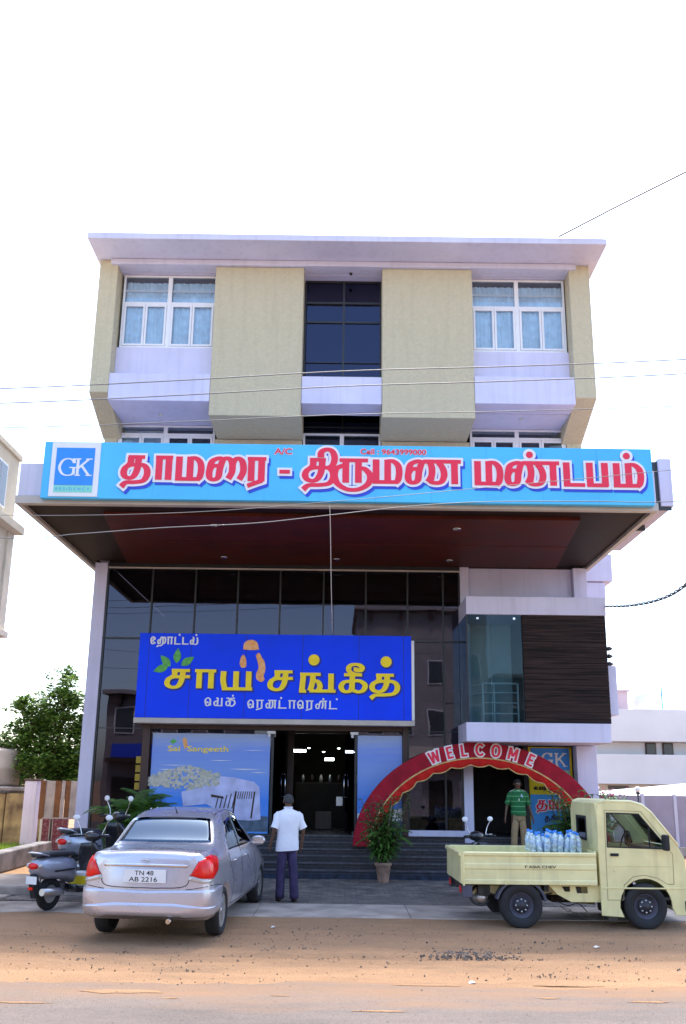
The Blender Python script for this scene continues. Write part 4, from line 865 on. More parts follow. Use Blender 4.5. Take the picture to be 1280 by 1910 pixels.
MB().box(-.17, .17, -.17, .17, 0, 1.9).build('shaft', 'white_wall', gpst, bevel=.015); MB().box(-.2, .2, -.2, .2, 1.902, 1.95).build('cap', 'brown_frame', gpst, bevel=.01)
lw = thing('low_wall', 'low grey plastered kerb wall beside the left grass patch', 'wall', (-7.3, 19.0, 0))
MB().plate([(-1.4, 0), (.12, 0), (0, 3.8), (-.3, 3.8), (-.2, .5), (-1.4, .5)], (), 0, .42, 'xy').build('wall', 'cement_dark', lw, bevel=.03)
# striped cloth screen with posters below
sc_ = thing('striped_screen', 'brown and cream striped cloth screen between gate post and building column', 'screen', (-8.2, 24.2, 0))
M['stripe_brown'] = mat('brown_stripe', (.20, .09, .04), .9, var=.2, vs=4); M['stripe_cream'] = mat('cream_stripe', (.42, .38, .36), .9, var=.15, vs=4)
x = 0; k = 0
while x < 2.2:
    w = (.15, .26, .17, .1)[k % 4]; MB().plate([(x, .9), (x + w - .004, .9), (x + w - .004, 1.90), (x, 1.92)], (), .02 * math.sin(k * 2), .02 * math.sin(k * 2) + .012).build('cloth_strip', 'stripe_cream' if k % 2 else 'stripe_brown', sc_); x += w; k += 1
for x in (.05, 2.1): MB().box(x, x + .05, .05, .1, 0, 1.95).build('pole', 'steel', sc_)
M['maroon_print'] = mat('maroon_print', (.14, .012, .03), .6, var=0, vs=16, col2=(.30, .16, .17), mix=.6)
for x0, x1 in ((.22, .44), (.50, .93)):
    pb = thing('poster_board', 'narrow maroon poster board leaning under the striped screen' if x0 < .4 else 'wider dark maroon poster board behind the parked scooters', 'poster', (-8.2 + x0, 23.9, 0))
    MB().box(0, x1 - x0, 0, .03, 0, .95).build('frame', 'stripe_cream', pb, bevel=.004); MB().box(.02, x1 - x0 - .02, -.004, -.0005, .03, .92).build('print', 'maroon_print', pb)
struct(MB().box(-16, -7.62, 19.6, 27, -.1, .14).build('verge', 'sand', bevel=.02))
gb = MB()
for i in range(5200):
    x = random.uniform(-10.6, -7.9); y = random.uniform(19.7, 25); h = random.uniform(.06, .16); a = random.uniform(0, PI); c_, s_ = math.cos(a) * .012, math.sin(a) * .012; dx, dy = random.uniform(-.05, .05), random.uniform(-.05, .05)
    gb.add([(x - c_, y - s_, .12), (x + c_, y + s_, .12), (x + dx, y + dy, .14 + h)], [(0, 1, 2)])
gb.build('grass', 'grass', norm=False, kind='stuff')

# right: long white building with bands, roof rooms
rb = thing('white_office_building', 'long low white building with dark windows in the right background', 'building', (11.2, 42, 0))
M['far_white'] = mat('far_white_wall', (.70, .71, .73), .8, var=.05, vs=.5); M['pink'] = mat('pink_plaster', (.50, .36, .38), .85, var=.08)
def rbx(name, m, *a, bevel=.01, par=rb): return MB().box(*a).build(name, m, par, bevel=bevel)
rbx('ground_wall', 'far_white', .3, 14, 1.2, 12, 0, 2.05)
rbx('lower_band', 'far_white', .2, 14, 0, 12, 2.06, 3.45)
rbx('upper_wall', 'far_white', .3, 14, .9, 12, 3.46, 4.06)
rbx('upper_band', 'far_white', .2, 14, -.05, 12, 4.07, 5.60)
for x in (3.74, 4.58, 7.2, 8.1):
    w = rbx('window', 'brown_frame', x, x + .52, .82, .95, 3.47, 4.04, bevel=.004); rbx('pane', 'shade_win', x + .05, x + .47, .80, .815, 3.5, 4.0, par=w)
for x0, x1 in ((1.9, 2.9), (3.95, 4.5), (4.9, 5.3), (6.5, 7.5)): rbx('vent_window', 'shade_win', x0, x1, 1.16, 1.25, 1.8, 1.98)
rbx('roof_room', 'pink', 2.3, 3.75, 3, 6, 5.61, 6.75); rbx('roof_room_cornice', 'pink', 2.2, 3.85, 2.9, 6.1, 6.76, 6.86); rbx('roof_room', 'pink', .9, 1.75, 3, 6, 5.61, 6.45)
rbx('roof_parapet', 'trim_beige', .3, 2.2, 2.8, 2.9, 5.61, 5.72)
t2 = thing('rooftop_water_tank', 'white round tank on the roof of the far right building', 'water tank', (16.5, 46.5, 5.61))
MB().lathe([(.001, 0), (.75, 0), (.78, .1), (.78, 1.05), (.7, 1.2), (.25, 1.3), (.001, 1.32)], 24).build('tank_body', 'sign_white', t2); MB().tube([(.6, -.5, 0), (.6, -.5, 1.6)], .04).build('pipe', 'poster_blue', t2)
# lavender sheet fence with posts
fn = thing('sheet_fence', 'grey lavender sheet metal fence with paler posts beyond the truck', 'fence', (6.0, 26, 0))
M['fence_sheet'] = mat('lavender_sheet', (.30, .27, .34), .6, var=.08, vs=2); M['fence_post'] = mat('pale_fence_post', (.52, .52, .62), .6, var=.05)
x = 0
while x < 7:
    MB().box(x + .1, x + .94, .02, .06, .25, 1.70).build('panel', 'fence_sheet', fn); MB().box(x, x + .098, 0, .12, .2, 1.75).build('post', 'fence_post', fn, bevel=.01); x += .945
MB().box(0, 7, 0, .16, 0, .245).build('footing', 'concrete', fn)
mk = thing('canvas_canopy', 'pale sloping canvas canopy behind the right fence', 'canopy', (8.9, 29.5, -.35))
MB().add([(0, 0, 1.9), (3.6, 0, 1.9), (3.6, 1.8, 2.45), (0, 1.8, 2.1), (0, 0, 1.87), (3.6, 0, 1.87), (3.6, 1.8, 2.42), (0, 1.8, 2.07)], [(0, 1, 2, 3), (7, 6, 5, 4), (0, 4, 5, 1), (1, 5, 6, 2), (2, 6, 7, 3), (3, 7, 4, 0)]).build('canvas', 'sign_white', mk)
for x, y in ((.1, .1), (3.5, .1), (.1, 1.7), (3.5, 1.7)): MB().tube([(x, y, 0), (x, y, 1.88)], .03, 6).build('pole', 'steel', mk)
for i, (x, y) in enumerate(((7.35, 25.3), (8.55, 25.4))):
    gl = thing('garden_lamp', ('small globe garden lamp on a dark post beside the building corner', 'small globe garden lamp on a dark post above the truck cab roof')[i], 'lamp', (x, y, 0), 0, 'globe garden lamps')
    MB().tube([(0, 0, 0), (0, 0, 1.72)], .025, 8).build('post', 'black_metal', gl); MB().lathe([(.03, 1.72), (.07, 1.76), (.05, 1.8)], 10).build('collar', 'black_metal', gl); MB().ball((0, 0, 1.87), .085).build('globe', 'sign_white', gl)
# opposite side of the street (seen mirrored in the dark panes)
M['opp'] = mat('opposite_wall', (.22, .19, .19), .85, var=.15, vs=.7); M['opp2'] = mat('opposite_wall_pale', (.32, .30, .30), .85, var=.1, vs=.7)
for i, (x0, x1, h, m) in enumerate(((-13, -5.6, 6.5, 'opp'), (-5.2, .4, 3.6, 'opp2'), (.9, 7.8, 11.5, 'opp2'), (8.4, 15, 7.5, 'opp'))):
    ob = thing('street_building', ('brown shop house across the street', 'low pale shop across the street', 'tall pale block with bracketed cornice across the street', 'brown block at the right end across the street')[i], 'building', (x0, -9, 0))
    W_ = x1 - x0
    MB().box(0, W_, -8, 0, 0, h).build('wall', m, ob, bevel=.02); MB().box(-.2, W_ + .2, -8, .5, h + .01, h + .25).build('cornice', 'opp2', ob, bevel=.02)
    MB().box(.3, W_ - .3, .01, .8, 2.9, 3.1).build('awning', 'brown_frame', ob); MB().box(.4, W_ - .4, .02, .1, 3.15 if h > 4 else 2.2, 3.9 if h > 4 else 2.6).build('fascia_board', 'letter_navy' if i == 0 else 'cream', ob)
    n = int(W_ / 1.7)
    for k in range(n):
        xx = .5 + k * 1.7
        if h > 6: MB().box(xx + .1, xx + .3, .01, .35, h - .5, h).build('bracket', 'brown_frame', ob)
        for z0 in ([4.6, 7.4] if h > 9 else ([4.5] if h > 6 else [])):
            w = MB().box(xx, xx + .95, .01, .06, z0, z0 + 1.4).build('window', 'upvc', ob); MB().box(xx + .06, xx + .89, .061, .07, z0 + .06, z0 + 1.34).build('pane', 'shade_win', w)
        MB().box(xx, xx + 1.3, .01, .05, .1, 2.1).build('shutter', 'steel' if k % 2 else 'interior', ob)
# ================================================================ the silver car
M['silver'] = mat('silver_paint', (.56, .55, .62), .27, .62, var=.03, vs=2, coat=.8)
M['tail_red'] = mat('red_lamp_glass', (.72, .008, .004), .2, var=.2, vs=9, coat=.3, spec=.3); M['tail_clear'] = mat('clear_lamp_glass', (.55, .52, .50), .1, .3, var=.1, coat=1)
M['plate'] = mat('number_plate_white', (.78, .79, .80), .5, var=.04)
M['seam_black'] = mat('panel_gap', (.015, .015, .018), .7, var=0)
def interp(tab, x):
    if x <= tab[0][0]: return tab[0][1]
    for (a, p), (b, q) in zip(tab, tab[1:]):
        if x <= b: t = (x - a) / (b - a); t = t * t * (3 - 2 * t) * .5 + t * .5; return p + (q - p) * t
    return tab[-1][1]
class Shell:
    """body mesh with tools that lay patches and lines on its surface"""
    def __init__(s, mb):
        me = bpy.data.meshes.new('t'); me.from_pydata(mb.v, [], mb.f); bm = bmesh.new(); bm.from_mesh(me)
        bmesh.ops.remove_doubles(bm, verts=bm.verts, dist=1e-5); bmesh.ops.recalc_face_normals(bm, faces=bm.faces)
        s.t = BVHTree.FromBMesh(bm); bm.free(); bpy.data.meshes.remove(me)
    def hit(s, o, d):
        h = s.t.ray_cast(Vector(o), Vector(d).normalized())
        return (h[0], h[1]) if h[0] else None
    def cyl(s, phi, z, c=(.2, 0)):
        a = math.radians(phi); o = (c[0] + 5 * math.cos(a), c[1] + 5 * math.sin(a), z); return s.hit(o, (-math.cos(a), -math.sin(a), 0))
    def side(s, x, z, sg): return s.hit((x, 5 * sg, z), (0, -sg, 0))
    def rear(s, y, z, dx=1): return s.hit((-5 * dx, y, z), (dx, 0, 0))
    def patch(s, fn, lo, hi, off=.004, nu=16, nv=8, th=.0, crown=0.):
        """lo, hi: polylines of 2-D parameters; fn maps one to a surface hit"""
        def along(P, t):
            n = len(P) - 1; f = t * n; i = min(int(f), n - 1); f -= i
            return (P[i][0] + (P[i + 1][0] - P[i][0]) * f, P[i][1] + (P[i + 1][1] - P[i][1]) * f)
        g = []
        for i in range(nu + 1):
            a = along(lo, i / nu); b = along(hi, i / nu); row = []
            for j in range(nv + 1):
                t = j / nv; h = fn(a[0] + (b[0] - a[0]) * t, a[1] + (b[1] - a[1]) * t)
                if h is None: h = row[-1] if row else (g[-1][j] if g else None)
                row.append(h)
            g.append(row)
        vs = []; fs = []; n1 = nv + 1
        for i, row in enumerate(g):
            for j, (p, nn) in enumerate(row):
                e = crown * math.sin(PI * i / nu) ** .5 * math.sin(PI * j / nv) ** .5 if crown else 0
                vs.append(p + nn * (off + e))
        k = len(vs)
        for row in g:
            for p, nn in row: vs.append(p - nn * .01)
        for i in range(nu):
            for j in range(nv):
                a = i * n1 + j; fs.append((a, a + n1, a + n1 + 1, a + 1)); fs.append((k + a, k + a + 1, k + a + n1 + 1, k + a + n1))
        def edge(a, b): fs.append((a, b, k + b, k + a))
        for i in range(nu): edge(i * n1 + nv, (i + 1) * n1 + nv); edge((i + 1) * n1, i * n1)
        for j in range(nv): edge(j, j + 1) ; edge(nu * n1 + j + 1, nu * n1 + j)
        mb = MB(); mb.add(vs, fs, True); return mb
    def line(s, fn, pts, r=.004, k=5):
        q = smooth([(a, b, 0) for a, b in pts], k); out = []
        for p in q:
            h = fn(p.x, p.y)
            if h: out.append(h[0] + h[1] * .0005)
        return MB().tube(out, r, 5)
def cut(o, cutters):
    for c in cutters:
        md = o.modifiers.new('cut', 'BOOLEAN'); md.operation = 'DIFFERENCE'; md.solver = 'EXACT'; md.object = c
    bpy.context.view_layer.update(); dg = bpy.context.evaluated_depsgraph_get()
    me = bpy.data.meshes.new_from_object(o.evaluated_get(dg)); o.modifiers.clear(); o.data = me
    for c in cutters: bpy.data.objects.remove(c)
def wheel(par, x, y, r, w, side, rim='steel', hub=None, spokes=7, name='wheel', rr=.68):
    """wheel with tyre and rim as its pieces; side +1 = outer face towards +y"""
    wo = bpy.data.objects.new(name, None); COL.objects.link(wo); wo.parent = par; wo.location = (x, y, r); wo.rotation_euler = (-PI / 2 * side, 0, 0)
    h = w / 2; ri = r * rr
    MB().lathe([(ri, -h * .8), (r * .80, -h), (r * .93, -h * .96), (r * .985, -h * .72), (r, -h * .3), (r, h * .3), (r * .985, h * .72), (r * .93, h * .96), (r * .8, h), (ri, h * .8), (ri * .99, 0), (ri, -h * .8)], 36).build('tyre', 'rubber', wo)
    MB().lathe([(ri, -h * .8), (ri * .98, h * .78), (ri * .94, h * .74), (ri * .86, h * .3), (ri * .3, h * .25), (.001, h * .25)], 32).build('rim', 'dark_plastic' if spokes else rim, wo)
    if spokes:
        mb = MB()
        for k in range(spokes):
            a = 2 * PI * k / spokes; m = Matrix.Rotation(a, 4, 'Z')
            mb.plate([(ri * .12, -ri * .10), (ri * .95, -ri * .17), (ri * .95, ri * .17), (ri * .12, ri * .10)], (), h * .5, h * .72, 'xy', m)
        mb.lathe([(ri * .86, h * .5), (ri * .97, h * .74), (ri * .99, h * .8), (ri * .93, h * .82), (ri * .84, h * .66)], 32).lathe([(.001, h * .8), (ri * .2, h * .78), (ri * .26, h * .5)], 16)
        mb.build('wheel_cover', rim, wo, norm=True)
    else:
        mb = MB().lathe([(ri * .62, h * .25), (ri * .58, h * .62), (ri * .35, h * .62), (ri * .28, h * .95), (.001, h * .98)], 24)
        mb.build('hub', hub or 'dark_plastic', wo)
        mb = MB()
        for k in range(8): a = 2 * PI * k / 8; mb.lathe([(ri * .075, h * .2), (ri * .075, h * .5), (.001, h * .5)], 8, Matrix.Translation((ri * .46 * math.cos(a), ri * .46 * math.sin(a), h * .3)))
        mb.build('wheel_nuts', 'steel', wo, kind='stuff')
    return wo

car = thing('silver_sedan', 'silver compact sedan parked nose in towards the steps', 'car', (-2.335, 12.07, 0), math.radians(85.0)); car.rotation_euler.y = -math.radians(1.2)
WB = 2.74
T = dict(
 zb=[(-.80, .36), (-.6, .27), (0, .24), (2.7, .24), (3.3, .26), (3.56, .34)],
 ws=[(-.82, .58), (-.79, .69), (-.72, .755), (-.60, .79), (-.3, .80), (2.7, .80), (3.1, .76), (3.4, .66), (3.56, .45)],
 wm=[(-.82, .62), (-.79, .74), (-.72, .80), (-.60, .83), (-.3, .845), (2.7, .845), (3.1, .80), (3.4, .70), (3.56, .48)],
 wb=[(-.82, .57), (-.79, .68), (-.72, .745), (-.60, .775), (-.3, .79), (.3, .80), (2.2, .795), (2.8, .74), (3.3, .60), (3.56, .42)],
 zm=[(-.8, .58), (0, .60), (3.56, .55)],
 zl=[(-.82, .93), (-.76, .97), (-.4, .985), (.3, .97), (2.2, .94), (2.8, .88), (3.3, .76), (3.56, .62)],
 zt=[(-.82, 1.035), (-.79, 1.085), (-.72, 1.105), (-.30, 1.115), (-.12, 1.13), (.36, 1.455), (.7, 1.525), (1.2, 1.54), (1.6, 1.50), (1.8, 1.43), (2.45, 1.08), (2.6, 1.045), (3.1, .96), (3.4, .84), (3.56, .68)],
 wr=[(-.82, .50), (-.79, .60), (-.72, .665), (-.36, .69), (-.08, .66), (.36, .60), (.8, .585), (1.5, .58), (1.85, .57), (2.45, .66), (3.1, .60), (3.4, .48), (3.56, .34)])
def sec(x):
    g = {k: interp(v, x) for k, v in T.items()}
    dz = g['zt'] - g['zl']
    P = [(0, g['zb']), (g['ws'] * .8, g['zb']), (g['ws'], g['zb'] + .05), (g['wm'], g['zm'] - .06), (g['wm'] * .998, g['zm'] + .08), (g['wm'] * .972, g['zl'] - .14), (g['wb'], g['zl']),
         (g['wb'] + (g['wr'] - g['wb']) * .5, g['zl'] + dz * .50), (g['wr'] + .01, g['zt'] - dz * .13 - .012), (g['wr'] * .88, g['zt'] - .012), (g['wr'] * .5, g['zt'] + .006), (0, g['zt'] + .012)]
    half = [(p.x, p.y) for p in smooth([(a, b, 0) for a, b in P], 3)]
    return [(x, y, z) for y, z in half] + [(x, -y, z) for y, z in half[-2:0:-1]]
xs = lin(-.82, -.6, 10) + lin(-.57, 3.3, 64)[1:] + lin(3.32, 3.56, 8)
mb = MB().loft([sec(x) for x in xs], cap=True)
sh_ = Shell(mb)
body = mb.build('body', 'silver', car)
cutters = []
for x in (0, WB):
    for sg_ in (1, -1):
        cutters.append(MB().lathe([(.345, -.25), (.345, .25)], 32).build('c', 'interior')); cutters[-1].matrix_world = Matrix.Translation((x, sg_ * .78, .31)) @ Matrix.Rotation(PI / 2, 4, 'X')
bpy.context.view_layer.update()
car_m = car.matrix_basis.copy(); body.parent = None; cut(body, cutters); body.parent = car
for p in body.data.polygons: p.use_smooth = True
def in_glass(c, n):
    x, y, z = c; a = abs(y)
    if n.z < .97 and 1.17 < z < 1.435 and a < .60 - (z - 1.14) * .38 and ((n.x < -.3 and x < .5) or (n.x > .3 and 1.7 < x < 2.5)): return True
    if abs(n.y) > .6 and 1.045 < z < 1.395:
        lo = .40 + max(0, z - 1.1) * .9; hi = 2.0 - max(0, z - 1.03) * 1.0
        return lo < x < 1.06 or 1.17 < x < hi
    return False
bm = bmesh.new(); bm.from_mesh(body.data); bmesh.ops.delete(bm, geom=[f for f in bm.faces if in_glass(f.calc_center_median(), f.normal)], context='FACES'); bm.to_mesh(body.data); bm.free()
MB().box(.3, 2.5, -.62, .62, .6, .66).build('cabin_floor', 'dark_plastic', car)
MB().box(.45, 1.75, -.50, .50, 1.455, 1.465).build('headliner', 'dark_plastic', car)
MB().box(-.35, 3.2, -.58, .58, .24, .6).build('underbody', 'dark_plastic', car)
# glass
sh_.patch(lambda y, z: sh_.rear(y, z), [(-.63, 1.155), (.63, 1.155)], [(-.52, 1.435), (-.3, 1.45), (0, 1.456), (.3, 1.45), (.52, 1.435)], .004, 20, 10).build('rear_window', 'glass_rear', car)
sh_.patch(lambda y, z: sh_.rear(y, z, -1), [(-.62, 1.10), (.62, 1.10)], [(-.50, 1.42), (.50, 1.42)], .004, 16, 8).build('windscreen', 'glass_car', car)
for k, sg_ in enumerate((1, -1)):
    F_ = lambda x, z: sh_.side(x, z, sg_)
    for nm, lo, hi in (('side_window', [(.36, 1.03), (1.08, 1.015)], [(.55, 1.27), (.68, 1.36), (.85, 1.405), (1.05, 1.42)]), ('side_window', [(1.15, 1.015), (2.05, 1.0)], [(1.13, 1.42), (1.4, 1.405), (1.62, 1.33), (1.95, 1.10), (2.02, 1.01)])):
        sh_.patch(F_, lo, hi, .004, 16, 8).build(nm, 'glass_car', car)
    sh_.patch(F_, [(1.09, 1.01), (1.145, 1.01)], [(1.06, 1.425), (1.125, 1.425)], .005, 2, 8).build('door_pillar', 'dark_plastic', car)
    sh_.line(F_, [(.42, .34), (.5, .62), (.38, .85), (.34, 1.0)]).build('door_gap', 'seam_black', car)
    sh_.line(F_, [(1.12, .28), (1.12, .6), (1.12, 1.0)]).build('door_gap', 'seam_black', car)
    sh_.line(F_, [(2.15, .28), (2.16, .6), (2.08, .99)]).build('door_gap', 'seam_black', car)
    sh_.line(F_, [(.40, .33), (1.2, .31), (2.15, .31)]).build('door_gap', 'seam_black', car)
    for x in (.52, 1.27):
        h = F_(x, .88); d = MB().tube([(x, h[0].y + sg_ * .01, .88), (x + .05, h[0].y + sg_ * .035, .885), (x + .17, h[0].y + sg_ * .035, .885), (x + .21, h[0].y + sg_ * .01, .88)], .014, 8).build('door_handle', 'silver', car)
    mr = bpy.data.objects.new('wing_mirror', None); COL.objects.link(mr); mr.parent = car; mr.location = (2.0, sg_ * .90, 1.03)
    MB().ball((0, 0, .0), (.06, .11, .075)).build('housing', 'silver', mr); MB().box(-.062, -.05, -.085, .085, -.05, .05).build('mirror_glass', 'chrome', mr, bevel=.01); MB().tube([(0.02, -sg_ * .16, -.05), (0, -sg_ * .06, -.02)], .02).build('arm', 'silver', mr)
    # wrap-round tail lamp, clear segment under it
    a = lambda d: 180 + sg_ * d
    sh_.patch(sh_.cyl, [(a(29.0), .83), (a(36), .79), (a(44), .775), (a(54), .86)], [(a(33.5), .985), (a(39), 1.035), (a(47), 1.045), (a(57), 1.0)], .012, 18, 8, crown=.012).build('tail_lamp', 'tail_red', car)
    sh_.patch(sh_.cyl, [(a(28.2), .775), (a(36), .735), (a(43), .73)], [(a(29), .825), (a(36), .785), (a(43.5), .77)], .010, 10, 4, crown=.006).build('tail_lamp_lens', 'tail_clear', car)
# boot lid with its gap, chrome strip, plate, badge
sh_.line(sh_.cyl, [(180 - 34, 1.0), (180 - 29.5, .84), (180 - 26, .70), (180 - 10, .675), (180, .675), (180 + 10, .675), (180 + 26, .70), (180 + 29.5, .84), (180 + 34, 1.0)], .006, 8).build('boot_gap', 'seam_black', car)
sh_.patch(sh_.cyl, [(180 - 27, .925), (180 + 27, .925)], [(180 - 27.5, .955), (180, .962), (180 + 27.5, .955)], .014, 24, 3, crown=.006).build('chrome_strip', 'chrome', car)
pl = MB().box(-.845, -.835, -.27, .27, .735, .895).build('number_plate', 'plate', car, bevel=.004)
mb = MB(); mt = Matrix.Translation((-.8465, 0, 0)) @ Matrix.Rotation(-PI / 2, 4, 'Z')
text_mesh(mb, 'TN 48', -.13, .825, .055, 0, w=.24, off=.01, mtx=mt); text_mesh(mb, 'AB 2216', -.20, .75, .055, 0, w=.36, off=.01, mtx=mt); mb.build('plate_digits', 'seam_black', pl, norm=False)
# bumper: a fuller shape with an upper ledge, lower valance
def bump(z, k): return None
sh_.patch(sh_.cyl, [(180 - 62, .37), (180 - 40, .33), (180, .32), (180 + 40, .33), (180 + 62, .37)], [(180 - 62, .66), (180 - 40, .655), (180 - 28, .655), (180, .64), (180 + 28, .655), (180 + 40, .655), (180 + 62, .66)], .018, 44, 12, crown=.007).build('rear_bumper', 'silver', car)
sh_.patch(sh_.cyl, [(180 - 58, .385), (180 - 40, .345), (180, .335), (180 + 40, .345), (180 + 58, .385)], [(180 - 58, .45), (180 - 40, .46), (180 - 20, .50), (180 + 20, .50), (180 + 40, .46), (180 + 58, .45)], .030, 40, 5, crown=.004).build('bumper_lip', 'silver', car)
sh_.line(sh_.cyl, [(180 - 62, .662), (180 - 43, .70), (180 - 27, .66)], .005).build('bumper_gap', 'seam_black', car); sh_.line(sh_.cyl, [(180 + 62, .662), (180 + 43, .70), (180 + 27, .66)], .005).build('bumper_gap', 'seam_black', car)
MB().tube([(-.70, -.32, .30), (-.84, -.32, .29)], .03, 12).build('exhaust', 'chrome', car)
MB().tube([(-.838, -.05, 1.0), (-.842, 0, 1.015), (-.838, .05, 1.0), (-.838, 0, .985), (-.838, -.05, 1.0)], .006, 5).build('badge', 'chrome', car)
MB().tube([(.50, 0, 1.47), (.50, 0, 1.50), (.40, 0, 1.58)], [.03, .012, .006], 8).build('roof_aerial', 'dark_plastic', car)
for sg_ in (1, -1): sh_.line(lambda x, y: sh_.hit((x, y, 3), (0, 0, -1)), [(.5, sg_ * .53), (1.0, sg_ * .53), (1.7, sg_ * .54)], .006).build('roof_gutter', 'seam_black', car)
sh_.patch(sh_.rear, [(-.33, 1.437), (.33, 1.437)], [(-.33, 1.449), (.33, 1.449)], .007, 10, 2).build('top_brake_lamp', 'dark_plastic', car)
# what shows through the glass
MB().box(-.15, .3, -.5, .5, 1.09, 1.12).build('parcel_shelf', 'dark_plastic', car)
MB().box(-.05, .1, -.42, .42, 1.121, 1.15).build('shelf_cloth', 'sign_white', car, bevel=.01)
for y in (-.36, .36): MB().box(1.35, 1.5, y - .22, y + .22, .6, 1.18).build('seat', 'orange' if y < 0 else 'trim_beige', car, bevel=.05); MB().box(1.38, 1.47, y - .1, y + .1, 1.2, 1.36).build('headrest', 'trim_beige', car, bevel=.03)
MB().box(.35, .5, -.55, .55, .6, 1.15).build('seat', 'trim_beige', car, bevel=.05)
for x in (0, WB):
    for sg_ in (1, -1): wheel(car, x, sg_ * .73, .305, .185, sg_, 'steel', spokes=8)
# ================================================================ the small yellow truck (x forward, near side at y = -.68)
M['truck_paint'] = mat('pale_yellow_paint', (.80, .73, .37), .38, var=.07, vs=3.5, coat=.3, streak=.35)
M['paint_gap'] = mat('paint_gap', (.22, .18, .09), .6, var=0)
M['grime'] = mat('underside_grime', (.05, .045, .04), .9, var=.4, vs=7)
M['grey_plastic'] = mat('grey_mudguard', (.07, .07, .10), .6, var=.15)
tr = thing('mini_truck', 'pale yellow mini truck with low drop sides, loaded with water bottles', 'truck', (2.545, 13.40, 0), math.radians(1.3)); tr.scale = (.962, .97, .985)
N_, F_ = -.68, .68
def tb_(name, m, *a, bevel=.006, par=tr): return MB().box(*a).build(name, m, par, bevel=bevel)
tb_('bed_floor', 'truck_paint', -.86, 1.14, -.64, .64, .62, .66)
# drop sides with pressed ribs and a rolled top rail
for nm, y0, sgn in (('side_board', N_, -1), ('side_board', F_, 1)):
    prof = [(0, .60), (.022, .60), (.022, .655), (.012, .665), (.012, .80), (.022, .812), (.022, .875), (.012, .887), (.012, .985), (.030, .992), (.034, 1.03), (.012, 1.045), (-.022, 1.035), (-.022, .60)]
    MB().plate([(y0 + sgn * q[0], q[1]) for q in prof], (), -.835, 1.12, 'yz').build(nm, 'truck_paint', tr, bevel=.004)
    for x in (-.25, .55): tb_('latch', 'truck_paint', x, x + .05, y0 + sgn * .012 - .01, y0 + sgn * .035, .60, .66, bevel=.004)
prof = [(-.86, .60), (-.885, .61), (-.885, .98), (-.91, .99), (-.915, 1.03), (-.89, 1.045), (-.855, 1.035), (-.85, .60)]
MB().plate(prof, (), -.70, .70, 'xz').build('tailgate', 'truck_paint', tr, bevel=.004)
tb_('headboard', 'truck_paint', 1.10, 1.135, -.66, .66, .66, 1.06)
for y in (-.705, .705): tb_('corner_post', 'truck_paint', -.86, -.83, y - .012, y + .012, .58, 1.04)
mb = MB(); text_mesh(mb, 'F ASIA CHEV', .06, .825, .036, 0, w=.46, off=.02, mtx=Matrix.Translation((0, N_ - .0245, 0))); mb.build('side_lettering', 'interior', tr, norm=False)
# frame, sills, axle, tank, mudguards
for y in (-.42, .42): tb_('chassis_rail', 'truck_paint' if y < 0 else 'grime', -.80, 1.3, y - .035, y + .035, .44, .56)
MB().plate([(.42, .59), (1.2, .59), (1.2, .36), (.75, .36), (.55, .46)], [[(.62, .57), (.74, .57), (.74, .50), (.66, .50)], [(.82, .57), (1.0, .57), (1.0, .48), (.84, .48)]], -.60, -.57).build('side_valance', 'truck_paint', tr, bevel=.004)
tb_('bed_crossmember', 'grime', -.8, -.72, -.62, .62, .50, .60); tb_('bed_crossmember', 'grime', .35, .42, -.62, .62, .50, .60)
tb_('gearbox', 'grime', .55, 1.1, -.2, .25, .30, .52, bevel=.04); tb_('battery_box', 'grime', .62, .92, -.56, -.36, .38, .56, bevel=.01)
MB().tube([(0, -.60, .31), (0, .60, .31)], .05, 12).ball((0, 0, .31), .13).build('rear_axle', 'grime', tr)
for y in (-.5, .5):
    mb = MB()
    for k in range(4): mb.tube([(-.5 + k * .05, y, .47 - k * .012), (0, y, .36 - k * .014), (.5 - k * .05, y, .47 - k * .012)], .012, 6)
    mb.build('leaf_spring', 'grime', tr, kind='stuff')
mb = MB().tube(smooth([(-.62, -.45, .56), (-.72, -.5, .45), (-.68, -.52, .34), (-.55, -.5, .30), (-.45, -.48, .36)]), .02, 8).tube(smooth([(-.58, -.5, .5), (-.5, -.52, .40), (-.6, -.5, .33)]), .014, 8); mb.build('rear_hose', 'black_metal', tr)
MB().ball((-.56, -.46, .40), (.11, .10, .09)).build('silencer', 'steel', tr); tb_('rear_bracket', 'grime', -.62, -.44, -.6, -.3, .44, .58, bevel=.01)
mb = MB()
for a, b in (([(.56, .36), (.72, .30), (.88, .33), (1.0, .22)], .008), ([(.6, .30), (.72, .22), (.76, .25)], .006)): mb.tube(smooth([(x, -.5, z) for x, z in a]), b, 6)
mb.build('hanging_cable', 'wire_black', tr)
for y, sgn in ((-.66, -1), (.66, 1)):
    P_ = [(.385 * math.cos(a), .31 + .37 * math.sin(a)) for a in [PI * (.06 + .86 * k / 12) for k in range(13)]]; P2 = [(x * .90, .31 + (z - .31) * .90) for x, z in P_]
    MB().plate(P_ + P2[::-1], (), y - .02, y + .16 if sgn < 0 else y + .02).build('mudguard', 'grey_plastic', tr, bevel=.006)
    tb_('tail_lamp_bracket', 'grey_plastic', -.86, -.72, y - .03, y + .06, .42, .585, bevel=.01)
tb_('rear_lamp', 'tail_red', -.875, -.862, -.60, -.42, .47, .56); tb_('rear_lamp', 'tail_red', -.875, -.862, .42, .60, .47, .56)
